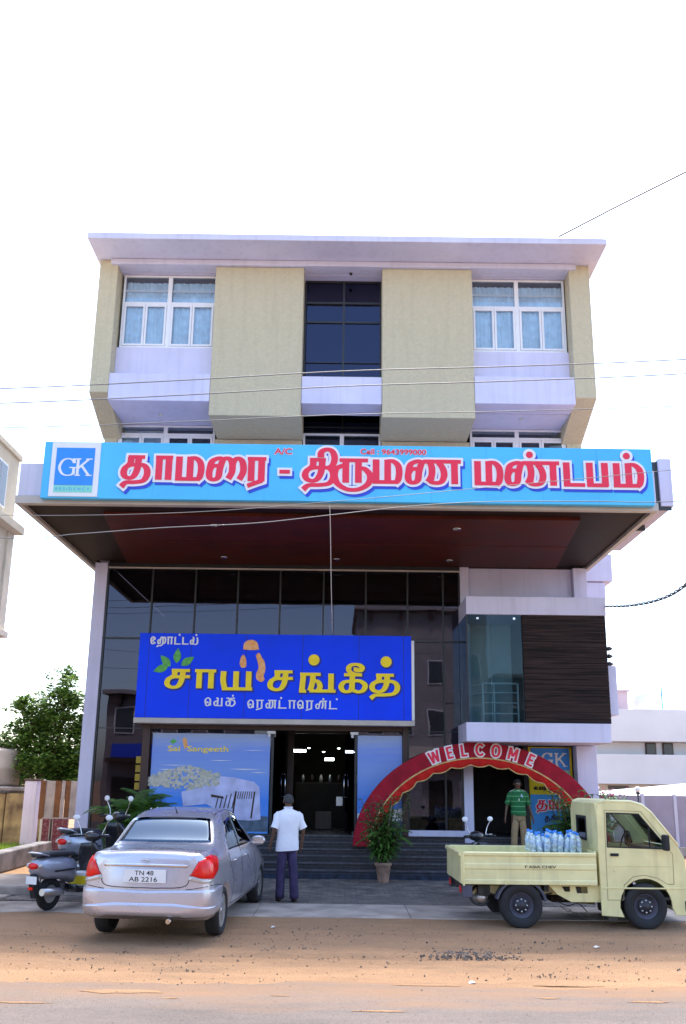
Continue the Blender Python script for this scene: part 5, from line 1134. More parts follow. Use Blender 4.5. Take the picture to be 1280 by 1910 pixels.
# cab
side = [(1.17, .19), (1.50, .17)] + [(1.83 + .385 * math.cos(a), .32 + .375 * math.sin(a)) for a in [PI * (1.02 - 1.04 * k / 14) for k in range(15)]] + [(2.26, .20), (2.46, .20), (2.47, .62), (2.44, .98), (2.36, 1.14), (1.98, 1.60), (1.86, 1.70), (1.70, 1.745), (1.30, 1.755), (1.19, 1.74), (1.165, 1.60)]
win = [(1.295, 1.12), (2.16, 1.10), (2.13, 1.21), (1.80, 1.595), (1.31, 1.605)]
for y, t_ in ((N_, .035), (F_, -.035)):
    sd = MB().plate(side, [win], y, y + t_).build('cab_side', 'truck_paint', tr, bevel=.008)
    o_ = y - (.002 if y < 0 else -.002)
    dl = MB().plate([(1.262, .40), (1.50, .40), (1.52, .60), (1.66, .72), (1.83, .74), (2.02, .70), (2.16, .62), (2.26, .62), (2.27, 1.04), (2.20, 1.10), (2.19, 1.19), (1.83, 1.63), (1.28, 1.64)], [[(1.268, .406), (1.494, .406), (1.514, .606), (1.658, .726), (1.83, .746), (2.02, .706), (2.16, .627), (2.254, .627), (2.264, 1.037), (2.194, 1.10), (2.184, 1.187), (1.827, 1.624), (1.285, 1.634)]], min(o_, y) - (.001 if y < 0 else -.001), y + (0.0 if y < 0 else .003)); dl.build('door_gap', 'paint_gap', tr)
    MB().plate(win, [[(a * .965 + 1.66 * .035, b * .94 + 1.33 * .06) for a, b in win]], y - (.006 if y < 0 else -.006), y + t_ * .5).build('window_seal', 'seam_black', tr, bevel=.002)
    MB().plate([(a * .97 + 1.66 * .03, b * .95 + 1.33 * .05) for a, b in win], (), y + t_ * .45, y + t_ * .55).build('side_glass', glass_mat('truck_side_glass', (.80, .86, .84), 1.25) if y < 0 else 'truck_side_glass_', tr) if False else None
M['truck_glass'] = glass_mat('truck_side_glass', (.82, .88, .86), 1.3)
for y, t_ in ((N_, .035), (F_, -.035)): MB().plate([(a * .97 + 1.66 * .03, b * .95 + 1.33 * .05) for a, b in win], (), y + t_ * .45, y + t_ * .55).build('side_glass', 'truck_glass', tr)
tb_('window_divider', 'seam_black', 1.93, 1.945, N_ + .004, N_ + .018, 1.12, 1.42, bevel=0)
tb_('door_handle', 'seam_black', 1.335, 1.46, N_ - .022, N_ - .003, 1.0, 1.04, bevel=.008); tb_('fuel_cap', 'truck_paint', 1.37, 1.40, N_ - .012, N_ - .003, .79, .82, bevel=.006)
tb_('door_crease', 'truck_paint', 1.275, 2.25, N_ - .007, N_ - .001, .865, .875, bevel=.002); tb_('door_crease', 'truck_paint', 1.18, 2.44, N_ - .009, N_ - .001, .555, .575, bevel=.003)
# skins across the cab: back, roof, front
MB().plate([(-.645, .40), (.645, .40), (.645, 1.60), (.60, 1.73), (-.60, 1.73), (-.645, 1.60)], [[(-.12, 1.20), (.36, 1.20), (.36, 1.52), (-.12, 1.52)]], 1.168, 1.195, 'yz').build('cab_back', 'truck_paint', tr, bevel=.006)
MB().plate([(-.14, 1.18), (.38, 1.18), (.38, 1.54), (-.14, 1.54)], [[(-.10, 1.22), (.34, 1.22), (.34, 1.50), (-.10, 1.50)]], 1.158, 1.20, 'yz').build('back_window_seal', 'seam_black', tr, bevel=.004)
MB().plate([(-.10, 1.22), (.34, 1.22), (.34, 1.50), (-.10, 1.50)], (), 1.176, 1.184, 'yz').build('back_window', 'glass_car', tr)
roof = [(1.17, 1.60), (1.19, 1.74), (1.30, 1.772), (1.70, 1.762), (1.87, 1.715), (1.99, 1.61)]
MB().plate(roof + [(a, b - .02) for a, b in roof[::-1]], (), -.645, .645).build('roof', 'truck_paint', tr, bevel=.008)
for y in (-.66, .66): MB().tube([(1.20, y, 1.735), (1.30, y, 1.765), (1.70, y, 1.757), (1.86, y, 1.712), (1.985, y, 1.612), (2.36, y, 1.15)], .026, 8).build('roof_rail', 'truck_paint', tr)
MB().add([(1.99, -.60, 1.61), (1.99, .60, 1.61), (2.36, .63, 1.15), (2.36, -.63, 1.15), (1.975, -.60, 1.60), (1.975, .60, 1.60), (2.345, .63, 1.14), (2.345, -.63, 1.14)], [(0, 1, 2, 3), (7, 6, 5, 4), (0, 4, 5, 1), (1, 5, 6, 2), (2, 6, 7, 3), (3, 7, 4, 0)]).build('windscreen', 'truck_glass', tr)
MB().plate([(2.36, 1.14), (2.44, .98), (2.47, .62), (2.46, .20), (2.43, .20), (2.43, .62), (2.41, .97), (2.33, 1.13)], (), -.645, .645).build('front_panel', 'truck_paint', tr, bevel=.006)
MB().plate([(2.40, .26), (2.56, .26), (2.58, .34), (2.58, .52), (2.52, .60), (2.475, .60), (2.475, .40), (2.40, .40)], (), -.70, .70).build('front_bumper', 'seam_black', tr, bevel=.015)
tb_('headlamp', 'tail_clear', 2.462, 2.50, -.62, -.40, .66, .80, bevel=.02); tb_('headlamp', 'tail_clear', 2.462, 2.50, .40, .62, .66, .80, bevel=.02)
tb_('cab_floor', 'grime', 1.2, 2.40, -.64, .64, .40, .44)
for y in (-.34, .34):
    s_ = tb_('seat', 'grey_plastic', 1.35, 1.75, y - .22, y + .22, .62, .78, bevel=.05); tb_('seat_back', 'grey_plastic', 1.24, 1.36, y - .22, y + .22, .78, 1.22, bevel=.05, par=s_)
tb_('dashboard', 'dark_plastic', 2.05, 2.32, -.62, .62, .85, 1.10, bevel=.05)
sw_ = MB(); sw_.tube([(1.92 + .10 * math.cos(a) * .5, .32 + .19 * math.sin(a), 1.13 + .17 * math.cos(a)) for a in lin(0, 2 * PI, 20)], .014, 6, cap=False).tube([(1.92, .32, 1.13), (2.1, .32, .98)], .02, 6); sw_.build('steering_wheel', 'seam_black', tr)
for sgn in (-1, 1):
    m_ = bpy.data.objects.new('wing_mirror', None); COL.objects.link(m_); m_.parent = tr; m_.location = (2.14, sgn * .80, 1.20)
    MB().box(-.05, .03, -.075, .075, -.11, .11).build('housing', 'seam_black', m_, bevel=.025); MB().tube([(.02, -sgn * .12, -.08), (0, -sgn * .02, -.05)], .014, 6).build('arm', 'seam_black', m_)
MB().plate([(1.27, .12), (1.40, .12), (1.42, .32), (1.27, .34)], (), -.66, -.48).build('mud_flap', 'grime', tr)
tb_('step_box', 'grime', 1.22, 1.46, -.62, -.3, .22, .38, bevel=.02)
for x in (0, 1.83):
    for sgn in (-1, 1): wheel(tr, x, sgn * .60, .315, .16, sgn, 'grey_plastic', spokes=0, rr=.56)
# load: packs of bottles
bt_g = 'water bottles with blue caps packed on the truck bed'
M['bottle'] = mat('bottle_plastic', (.55, .70, .76), .12, var=.35, vs=22, coat=.6); M['bottle_film'] = mat('milky_shrink_film', (.50, .60, .62), .25, var=.2, vs=10); M['cap_blue'] = mat('blue_cap', (.05, .28, .85), .4, var=.05); M['label_blue'] = mat('bottle_label', (.45, .60, .80), .4, var=.3, vs=30)
def bottle():
    b = thing('water_bottle', 'pale water bottle with blue cap standing in the packed rows on the truck bed', 'bottle', group=bt_g)
    MB().lathe([(.001, 0), (.042, .0), (.046, .02), (.044, .08), (.046, .10), (.046, .19), (.040, .225), (.018, .265), (.017, .285)], 14).build('bottle_body', 'bottle', b)
    MB().lathe([(.0465, .11), (.0475, .112), (.0475, .175), (.0465, .177)], 14).build('bottle_label', 'label_blue', b)
    MB().lathe([(.0175, .268), (.021, .27), (.021, .305), (.001, .307)], 12).build('cap', 'cap_blue', b); return b
b0 = bottle(); first = True
Rt = Matrix.Rotation(math.radians(1.3), 4, 'Z'); Rt.translation = (2.545, 13.40, 0)
for pk, (x0, y0, nx, ny, tilt) in enumerate(((.28, -.30, 3, 4, .30), (.58, -.25, 3, 4, .22), (.85, -.32, 2, 4, .2))):
    for i in range(nx):
        for j in range(ny):
            p = Rt @ Vector((x0 + i * .096 + random.uniform(-.006, .006), y0 + j * .10, .905 + (.09 - i * .03 if pk < 3 else 0) + random.uniform(0, .02)))
            o = b0 if first else dup(b0); first = False
            o.location = p; o.rotation_euler = (random.uniform(-.08, .08), tilt * .4 + random.uniform(-.05, .05), random.uniform(0, 6))
for x0, l_ in ((.22, 'left'), (.55, 'middle'), (.82, 'right')):
    p = Rt @ Vector((x0, -.40, .665)); t_ = thing('bottle_pack', l_ + ' shrink wrapped pack of bottles in the truck bed under the loose row', 'pack', p, math.radians(1.3))
    MB().box(0, .27 if x0 < .8 else .26, 0, .55, 0, .25).build('film', 'bottle_film', t_, bevel=.04, seg=3)
# ================================================================ scooters (x forward, z up, rear wheel at the origin)
M['scooter_silver'] = mat('scooter_silver', (.40, .42, .50), .3, .5, var=.04, coat=.6); M['scooter_black'] = mat('scooter_black', (.018, .018, .022), .28, var=.1, coat=.5); M['scooter_white'] = mat('scooter_pale', (.60, .60, .68), .3, .2, var=.04, coat=.6)
M['seat_vinyl'] = mat('seat_vinyl', (.02, .02, .024), .6, var=.15)
def scooter(label, loc, rz, panel, front, mirror_tilt=0., basket=True):
    t = thing('parked_scooter', label, 'scooter', loc, rz, 'parked scooters')
    def ob(mb, name, m, par=t, bevel=0., **k): return mb.build(name, m, par, bevel=bevel, **k)
    for x in (0, 1.24):
        w = bpy.data.objects.new('wheel', None); COL.objects.link(w); w.parent = t; w.location = (x, 0, .235); w.rotation_euler = (PI / 2, 0, 0)
        ob(MB().lathe([(.13, -.04), (.19, -.052), (.225, -.035), (.235, 0), (.225, .035), (.19, .052), (.13, .04), (.13, -.04)], 28), 'tyre', 'rubber', w)
        ob(MB().lathe([(.132, -.035), (.12, 0), (.04, .02), (.04, .05), (.001, .05)], 20).lathe([(.132, .035), (.12, 0)], 20), 'rim', 'steel', w)
    # rear body: side panels swelling round the wheel, tail raised
    rings = []
    for x, w_, z0, z1 in ((-.38, .05, .60, .70), (-.33, .12, .53, .76), (-.2, .17, .46, .79), (0, .195, .44, .79), (.2, .19, .42, .77), (.38, .15, .36, .74), (.46, .12, .34, .70)):
        zc, h = (z0 + z1) / 2, (z1 - z0) / 2
        rings.append([(x, w_ * math.cos(a) * (1 if abs(math.cos(a)) < .9 else 1), zc + h * math.copysign(abs(math.sin(a)) ** .7, math.sin(a))) for a in lin(0, 2 * PI, 16)[:-1]])
    bd = ob(MB().loft(rings), 'rear_body', panel)
    for sg_ in (1, -1): ob(MB().box(-.1, .32, sg_ * .192 - .006, sg_ * .192 + .006, .56, .585), 'side_trim', 'seam_black', bd)
    rs = []
    for x, w_, z, h in ((-.34, .08, .80, .02), (-.25, .14, .815, .035), (0, .15, .81, .045), (.25, .14, .79, .045), (.42, .11, .78, .04), (.48, .06, .765, .02)):
        rs.append([(x, w_ * math.cos(a), z + h * math.sin(a)) for a in lin(0, 2 * PI, 14)[:-1]])
    ob(MB().loft(rs), 'seat', 'seat_vinyl')
    ob(MB().tube(smooth([(-.18, -.13, .80), (-.34, -.12, .84), (-.44, 0, .86), (-.34, .12, .84), (-.18, .13, .80)]), .014, 8), 'grab_rail', 'chrome')
    ob(MB().ball((-.365, 0, .66), (.035, .095, .05)), 'tail_lamp', 'tail_red'); 
    for sg_ in (1, -1): ob(MB().ball((-.33, sg_ * .115, .665), (.04, .035, .035)), 'indicator', 'tail_clear')
    pl_ = ob(MB().box(-.385, -.375, -.10, .10, .41, .52), 'number_plate', 'plate', bevel=.004)
    ob(MB().plate([(-.37, .54), (-.30, .56), (-.22, .30), (-.32, .20), (-.38, .40)], (), -.05, .05), 'rear_mudguard', 'seam_black', bevel=.01)
    ob(MB().box(-.395, -.375, -.04, .04, .33, .37), 'reflector', 'tail_red', bevel=.004)
    ob(MB().tube([(-.32, -.16, .30), (.05, -.16, .27), (.14, -.14, .25)], [.052, .058, .03], 12), 'muffler', 'steel'); ob(MB().tube([(.14, -.14, .25), (.30, -.08, .24), (.4, 0, .3)], .018, 8), 'exhaust_pipe', 'chrome')
    ob(MB().box(-.08, .42, .03, .16, .17, .38), 'engine', 'cement_dark', bevel=.04); ob(MB().tube([(-.1, .12, .24), (-.05, .13, .58)], .02, 8), 'rear_shock', 'chrome')
    ob(MB().plate([(.40, .34), (.50, .27), (.92, .27), (.98, .34), (.98, .25), (.90, .20), (.46, .20), (.38, .26)], (), -.17, .17), 'footboard', 'scooter_black', bevel=.02)
    # leg shield and front
    rg = []
    for z, x, w_ in ((.30, .98, .13), (.45, 1.00, .20), (.65, .97, .215), (.80, .93, .18), (.90, .89, .12)):
        rg.append([(x - .03 - .07 * abs(math.sin(a)) ** 2 * (1 if math.cos(a) > 0 else 1) + .06 * (1 if math.sin(a) == 0 else 0) + (.10 * math.cos(a) if False else 0), w_ * math.sin(a * 1.0), z) for a in lin(-PI / 2, PI / 2, 10)] + [(x + .06 * math.cos(a) , w_ * math.sin(a), z) for a in lin(PI / 2, -PI / 2, 10)])
    ob(MB().loft(rg), 'leg_shield', front)
    ob(MB().loft([[(1.24 + .30 * math.cos(q) * k, .065 * s2, .235 + .29 * math.sin(q) * k) for k, s2 in ((1, -1), (1.03, 0), (1, 1), (.93, 1), (.93, -1))] for q in lin(.5, 2.5, 12)]), 'front_mudguard', front)
    for sg_ in (1, -1): ob(MB().tube([(1.24, sg_ * .075, .235), (1.10, sg_ * .06, .55)], .018, 8), 'fork', 'steel')
    ob(MB().tube([(1.10, 0, .5), (.93, 0, .98)], .03, 10), 'steering_column', 'seam_black')
    hb = bpy.data.objects.new('handlebar', None); COL.objects.link(hb); hb.parent = t; hb.location = (.90, 0, .98); hb.rotation_euler = (0, 0, mirror_tilt)
    ob(MB().tube(smooth([(-.06, -.34, .02), (-.03, -.22, .03), (.02, -.1, .02), (.03, 0, .01), (.02, .1, .02), (-.03, .22, .03), (-.06, .34, .02)]), .014, 8), 'bar', 'seam_black', hb)
    ob(MB().ball((.05, 0, .02), (.12, .15, .085)), 'headlamp_cowl', front, hb); ob(MB().ball((.15, 0, .02), (.03, .075, .05)), 'headlamp', 'tail_clear', hb)
    for sg_ in (1, -1):
        ob(MB().tube([(-.03, sg_ * .2, .03), (-.06, sg_ * .35, .02)], .02, 8), 'grip', 'rubber', hb)
        mr = ob(MB().tube(smooth([(0, sg_ * .17, .04), (.02, sg_ * .22, .16), (0, sg_ * .27, .26)]), .007, 6), 'mirror_stalk', 'chrome', hb)
        ob(MB().ball((0, sg_ * .28, .31), (.014, .062, .045)), 'mirror', 'sign_white', hb)
        ob(MB().tube([(0, sg_ * .18, .045), (-.02, sg_ * .30, .05)], .006, 6), 'brake_lever', 'chrome', hb)
    ob(MB().tube([(.35, .12, .2), (.25, .22, .01)], .012, 6), 'side_stand', 'seam_black')
    return t
scooter('silver scooter with black front left of the car, its rear towards the road', (-4.36, 13.66, .045), math.radians(66), 'scooter_silver', 'scooter_black', .25).rotation_euler.y = -math.radians(1.2)
s2 = scooter('pale silver scooter half hidden behind the left corner of the car', (-4.50, 15.45, .202), math.radians(64), 'scooter_silver', 'scooter_black', -.1); s2.scale = (1.08, 1.08, 1.1)
scooter('dark scooter at the left edge of the photo showing only a wheel', (-5.68, 13.75, .045), math.radians(168), 'scooter_black', 'scooter_black')
mc = scooter('black scooter behind the open truck bed with one round mirror showing', (2.72, 14.95, .064), math.radians(108), 'scooter_black', 'scooter_black', .2)
scooter('dark scooter behind the car with only a round white mirror above its roof', (-2.62, 16.85, .125), math.radians(180), 'scooter_black', 'scooter_black')
ck = thing('storage_carton', 'yellow and white carton on the footboard of the silver scooter', 'box', (-4.07, 14.34, .335), math.radians(66))
MB().box(-.13, .13, -.13, .13, 0, .20).build('carton', 'sign_white', ck, bevel=.01); MB().box(-.132, -.04, -.132, .132, .02, .15).build('yellow_label', 'poster_yellow', ck)
# ================================================================ people
M['skin'] = mat('dark_skin', (.13, .062, .035), .5, var=.12, vs=9); M['hair_grey'] = mat('greying_hair', (.045, .042, .042), .9, var=.4, vs=60); M['hair_black'] = mat('black_hair', (.01, .009, .009), .8, var=.2)
M['shirt_white'] = mat('white_cotton', (.76, .76, .82), .85, var=.03, vs=5, bump=.5, bs=14); M['trouser_purple'] = mat('dark_purple_trousers', (.040, .028, .085), .85, var=.25, vs=8, bump=.6, bs=12)
M['khaki'] = mat('khaki_trousers', (.40, .28, .15), .85, var=.12, vs=8, bump=.5, bs=12); M['shoe'] = mat('brown_shoe', (.04, .022, .015), .5, var=.2)
def stripes(name, c1, c2, freq, off):
    m = mat(name, c1, .8, var=0, bump=.4, bs=14); N = m.node_tree.nodes; L = m.node_tree.links; b = N['Principled BSDF']
    tc = N.new('ShaderNodeTexCoord'); sp = N.new('ShaderNodeSeparateXYZ'); L.new(tc.outputs['Object'], sp.inputs[0])
    a = N.new('ShaderNodeMath'); a.operation = 'MULTIPLY_ADD'; a.inputs[1].default_value = freq; a.inputs[2].default_value = off; L.new(sp.outputs[2], a.inputs[0])
    f = N.new('ShaderNodeMath'); f.operation = 'FRACT'; L.new(a.outputs[0], f.inputs[0]); g = N.new('ShaderNodeMath'); g.operation = 'GREATER_THAN'; g.inputs[1].default_value = .82; L.new(f.outputs[0], g.inputs[0])
    mx = N.new('ShaderNodeMix'); mx.data_type = 'RGBA'; mx.inputs[6].default_value = (*c1, 1); mx.inputs[7].default_value = (*c2, 1); L.new(g.outputs[0], mx.inputs[0]); L.new(mx.outputs[2], b.inputs['Base Color']); return m
M['jersey'] = stripes('green_striped_jersey', (.012, .13, .035), (.10, .33, .12), 9.5, .1)
def skin_mesh(chain, links, root=0, lv=2):
    me = bpy.data.meshes.new('s'); me.from_pydata([c[0] for c in chain], links, []); o = bpy.data.objects.new('s', me); COL.objects.link(o)
    o.modifiers.new('k', 'SKIN'); ly = me.skin_vertices[0].data
    for i, c in enumerate(chain): r = c[1] if isinstance(c[1], tuple) else (c[1], c[1]); ly[i].radius = r; ly[i].use_root = (i == root)
    sb = o.modifiers.new('b', 'SUBSURF'); sb.levels = lv; sb.render_levels = lv
    bpy.context.view_layer.update(); dg = bpy.context.evaluated_depsgraph_get(); m2 = bpy.data.meshes.new_from_object(o.evaluated_get(dg))
    bpy.data.objects.remove(o); return m2
def oval(c, rx, ry, n=18, p=2.4, tilt=0., wr=0., ph=0.):
    out = []
    for k in range(n):
        a = 2 * PI * k / n; ca, sa = math.cos(a), math.sin(a); w = 1 + wr * math.sin(a * 5 + ph)
        out.append((c[0] + rx * w * math.copysign(abs(ca) ** (2 / p), ca), c[1] + ry * w * math.copysign(abs(sa) ** (2 / p), sa), c[2] + tilt * ca))
    return out
def person(label, loc, rz, h, shirt, trouser, hair, stance, hem, arms, slim=1.):
    """faces +y; feet at z 0; stance = foot positions, arms = elbow and wrist positions for each side"""
    t = thing('person', label, 'person', loc, rz); s = h / 1.7
    V = lambda x, y, z: Vector((x * s, y * s, z * s))
    ch = [(V(0, 0, .93), (.13 * s, .10 * s)), (V(0, .0, 1.12), (.125 * s, .09 * s)), (V(0, 0, 1.30), (.15 * s, .09 * s)), (V(0, -.01, 1.43), (.07 * s, .06 * s)), (V(0, .0, 1.485), (.05 * s, .052 * s)),
          (V(0, .015, 1.545), (.062 * s, .075 * s)), (V(0, .02, 1.62), (.074 * s, .088 * s)), (V(0, .01, 1.668), (.05 * s, .06 * s))]
    ln = [(0, 1), (1, 2), (2, 3), (3, 4), (4, 5), (5, 6), (6, 7)]
    for sg_, (fx, fy), ((ex, ey, ez), (wx_, wy, wz)) in ((-1, stance[0], arms[0]), (1, stance[1], arms[1])):
        b = len(ch)
        ch += [(V(sg_ * .095, 0, .86), .085 * s), (V((sg_ * .09 + fx) / 2, fy * .5 + .01, .49), .058 * s), (V(fx, fy - .02, .28), .052 * s), (V(fx, fy - .03, .075), .036 * s), (V(fx + sg_ * .01, fy + .05, .04), (.04 * s, .035 * s)), (V(fx + sg_ * .025, fy + .14, .03), (.038 * s, .022 * s))]
        ln += [(0, b), (b, b + 1), (b + 1, b + 2), (b + 2, b + 3), (b + 3, b + 4), (b + 4, b + 5)]
        b = len(ch)
        d = (V(wx_, wy, wz) - V(ex, ey, ez)).normalized(); w0 = V(wx_, wy, wz)
        ch += [(V(sg_ * .165, -.005, 1.385), .055 * s), (V((sg_ * .19 + ex) / 2, ey / 2, (1.36 + ez) / 2), .046 * s), (V(ex, ey, ez), .037 * s), (w0, .024 * s), (w0 + d * .05 * s, (.030 * s, .018 * s)), (w0 + d * .085 * s, (.034 * s, .015 * s))]
        ln += [(2, b), (b, b + 1), (b + 1, b + 2), (b + 2, b + 3), (b + 3, b + 4), (b + 4, b + 5)]
        pal = b + 5; sd = Vector((0, 1, 0)); inn = Vector((-sg_, 0, 0))
        for q, ln_ in ((-.026, .055), (-.009, .068), (.009, .064), (.026, .050)):
            k = len(ch); p0 = ch[pal][0] + sd * q * s
            ch += [(p0 + d * .012 * s, .0085 * s), (p0 + d * ln_ * .55 * s + inn * .004 * s, .0082 * s), (p0 + d * ln_ * s + inn * .022 * s, .007 * s)]; ln += [(pal, k), (k, k + 1), (k + 1, k + 2)]
        k = len(ch); p0 = ch[b + 4][0]; ch += [(p0 + sd * .03 * s + d * .015 * s, .010 * s), (p0 + sd * .045 * s + d * .05 * s + inn * .012 * s, .0085 * s)]; ln += [(b + 4, k), (k, k + 1)]
    me = skin_mesh(ch, ln)
    # facial relief on the same surface
    for v in me.vertices:
        x, y, z = v.co / s
        if z > 1.49 and y > .04:
            zn = z - 1.585
            v.co.y += s * (.022 * math.exp(-((x / .014) ** 2)) * math.exp(-((zn + .01) / .028) ** 2) - .010 * math.exp(-((abs(x) - .032) / .016) ** 2) * math.exp(-((zn - .018) / .013) ** 2) + .007 * math.exp(-(x / .028) ** 2) * math.exp(-((zn + .052) / .011) ** 2))
    me.materials.clear(); me.materials.append(M['skin'])
    for p in me.polygons: p.use_smooth = True
    body = bpy.data.objects.new('body', me); COL.objects.link(body); body.parent = t
    for sg_ in (-1, 1):
        MB().ball((sg_ * .079 * s, .01 * s, 1.585 * s), (.013 * s, .022 * s, .034 * s)).build('ear', 'skin', t)
        MB().ball((sg_ * .031 * s, .093 * s, 1.605 * s), (.012 * s, .007 * s, .006 * s)).build('eye', 'sign_white', t); MB().ball((sg_ * .031 * s, .0985 * s, 1.605 * s), (.005 * s, .004 * s, .005 * s)).build('pupil', 'seam_black', t)
        MB().tube([(sg_ * .018 * s, .098 * s, 1.625 * s), (sg_ * .045 * s, .092 * s, 1.626 * s)], .004 * s, 5).build('eyebrow', hair, t)
    MB().tube([(-.022 * s, .098 * s, 1.533 * s), (0, .104 * s, 1.531 * s), (.022 * s, .098 * s, 1.533 * s)], .004 * s, 6).build('mouth', 'red_cloth', t)
    hm = MB(); rings = []
    for k in range(9):
        a = PI / 2 * k / 8; rr = math.cos(a) + .02; zz = 1.605 + .098 * math.sin(a)
        ring = []
        for j in range(20):
            q = 2 * PI * j / 20; fr = math.sin(q); drop = -.055 * max(0, -fr) * (1 - k / 8) + .035 * max(0, fr) * (1 - k / 8)
            jit = .955 + .03 * random.uniform(-1, 1); ring.append((.090 * rr * math.cos(q) * s * jit, (.006 + .106 * rr * fr * jit) * s, (zz + drop) * s))
        rings.append(ring)
    hm.loft(rings).build('hair', hair, t)
    # shirt: torso and sleeves
    tw = slim; rg = [oval(V(0, .0, hem), .172 * s * tw, .135 * s, wr=.03, tilt=.012 * s), oval(V(0, 0, hem + .12), .166 * s * tw, .132 * s, wr=.035, ph=1), oval(V(0, 0, 1.02), .158 * s * tw, .115 * s, wr=.03, ph=2), oval(V(0, 0, 1.16), .168 * s * tw, .118 * s, wr=.02), oval(V(0, -.004, 1.28), .19 * s * tw, .122 * s), oval(V(0, -.008, 1.37), .195 * s * tw, .105 * s), oval(V(0, -.008, 1.415), .165 * s * tw, .085 * s), oval(V(0, 0, 1.45), .09 * s, .072 * s), oval(V(0, .004, 1.478), .062 * s, .064 * s)]
    mb = MB().loft(rg, cap=False)
    for sg_, ((ex, ey, ez), w_) in ((-1, arms[0]), (1, arms[1])):
        a = V(sg_ * .145, -.005, 1.385); c = V(ex, ey, ez) + V(0, 0, .02) ; mb.tube([a, a.lerp(c, .2) + V(sg_ * .016, 0, .008), a.lerp(c, .5), a.lerp(c, .8), c], [.06 * s, .072 * s, .068 * s, .066 * s, .070 * s], 14, cap=False)
    mb.build('shirt', shirt, t)
    if shirt == 'jersey':
        cl = MB().tube([(.066 * s * math.cos(a), .004 * s + .068 * s * math.sin(a), 1.472 * s - .02 * s * max(0, math.sin(a))) for a in lin(0, 2 * PI, 18)], .009 * s, 6).build('collar', 'leaf_pale_', t) if False else None
        M.setdefault('pale_trim', mat('pale_green_trim', (.45, .55, .42), .8, var=.05))
        MB().tube([(.066 * s * math.cos(a), .004 * s + .068 * s * math.sin(a), 1.470 * s - .025 * s * max(0, math.sin(a))) for a in lin(0, 2 * PI, 18)], .010 * s, 6).build('collar', 'pale_trim', t)
        for sg_ in (-1, 1): MB().tube([(sg_ * .07 * s, .01 * s, 1.462 * s), (sg_ * .13 * s, .0, 1.445 * s), (sg_ * .185 * s, .0, 1.42 * s), (sg_ * .205 * s, 0, 1.385 * s)], .010 * s, 6).build('shoulder_trim', 'pale_trim', t)
        MB().plate([(-.085 * s, 1.30 * s), (-.04 * s, 1.31 * s), (-.045 * s, 1.36 * s), (-.07 * s, 1.37 * s)], (), .118 * s, .126 * s).build('chest_badge', 'label_blue', t); MB().box(-.012 * s, .016 * s, .118 * s, .126 * s, 1.22 * s, 1.27 * s).build('chest_print', 'pale_trim', t)
    else:
        MB().tube([(.064 * s * math.cos(a), .004 * s + .066 * s * math.sin(a), 1.487 * s) for a in lin(0, 2 * PI, 18)], .014 * s, 8).build('collar', shirt, t)
    mb = MB(); up = [oval(V(0, 0, hem - .02 if hem > .9 else .96), .150 * s * tw, .112 * s), oval(V(0, 0, .90), .150 * s, .112 * s), oval(V(0, 0, .80), .15 * s, .115 * s), oval(V(0, 0, .765), .10 * s, .09 * s)]
    mb.loft(up)
    for sg_, (fx, fy) in ((-1, stance[0]), (1, stance[1])):
        kx, ky = (sg_ * .09 + fx) / 2, fy * .5 + .01
        mb.loft([oval(V(sg_ * .074, 0, .88), .074 * s, .09 * s), oval(V(sg_ * .080, .0, .72), .080 * s, .092 * s, wr=.03), oval(V(kx, ky, .50), .072 * s, .082 * s, wr=.04, ph=1), oval(V((kx + fx) / 2, (ky + fy) / 2 - .01, .30), .070 * s, .080 * s, wr=.05, ph=2), oval(V(fx, fy - .015, .12), .070 * s, .082 * s, wr=.06, ph=4), oval(V(fx, fy - .01, .055), .072 * s, .085 * s, wr=.05, ph=3)])
    mb.build('trousers', trouser, t)
    for sg_, (fx, fy) in ((-1, stance[0]), (1, stance[1])):
        MB().loft([oval(V(fx + sg_ * .005, fy - .075, .035), .028 * s, .012 * s), oval(V(fx + sg_ * .005, fy - .04, .04), .040 * s, .03 * s)]).ball(V(fx + sg_ * .012, fy + .045, .038), (.046 * s, .125 * s, .036 * s)).build('shoe', 'shoe', t)
    return t
person('man in untucked white short sleeved shirt and purple trousers seen from behind', (-.86, 14.78, .064), math.radians(14), 1.69, 'shirt_white', 'trouser_purple', 'hair_grey',
       ((-.10, .05), (.12, -.04)), .80, (((-.235, -.05, 1.13), (-.27, .05, .91)), ((.26, -.02, 1.13), (.255, .07, .90))), 1.12)
person('man in green striped jersey and khaki trousers standing at the right entrance', (3.80, 18.95, .475), math.radians(182), 1.60, 'jersey', 'khaki', 'hair_black',
       ((-.12, 0), (.12, 0)), .90, (((-.25, -.02, 1.12), (-.31, .03, .87)), ((.25, -.02, 1.12), (.30, .02, .87))), 1.0)
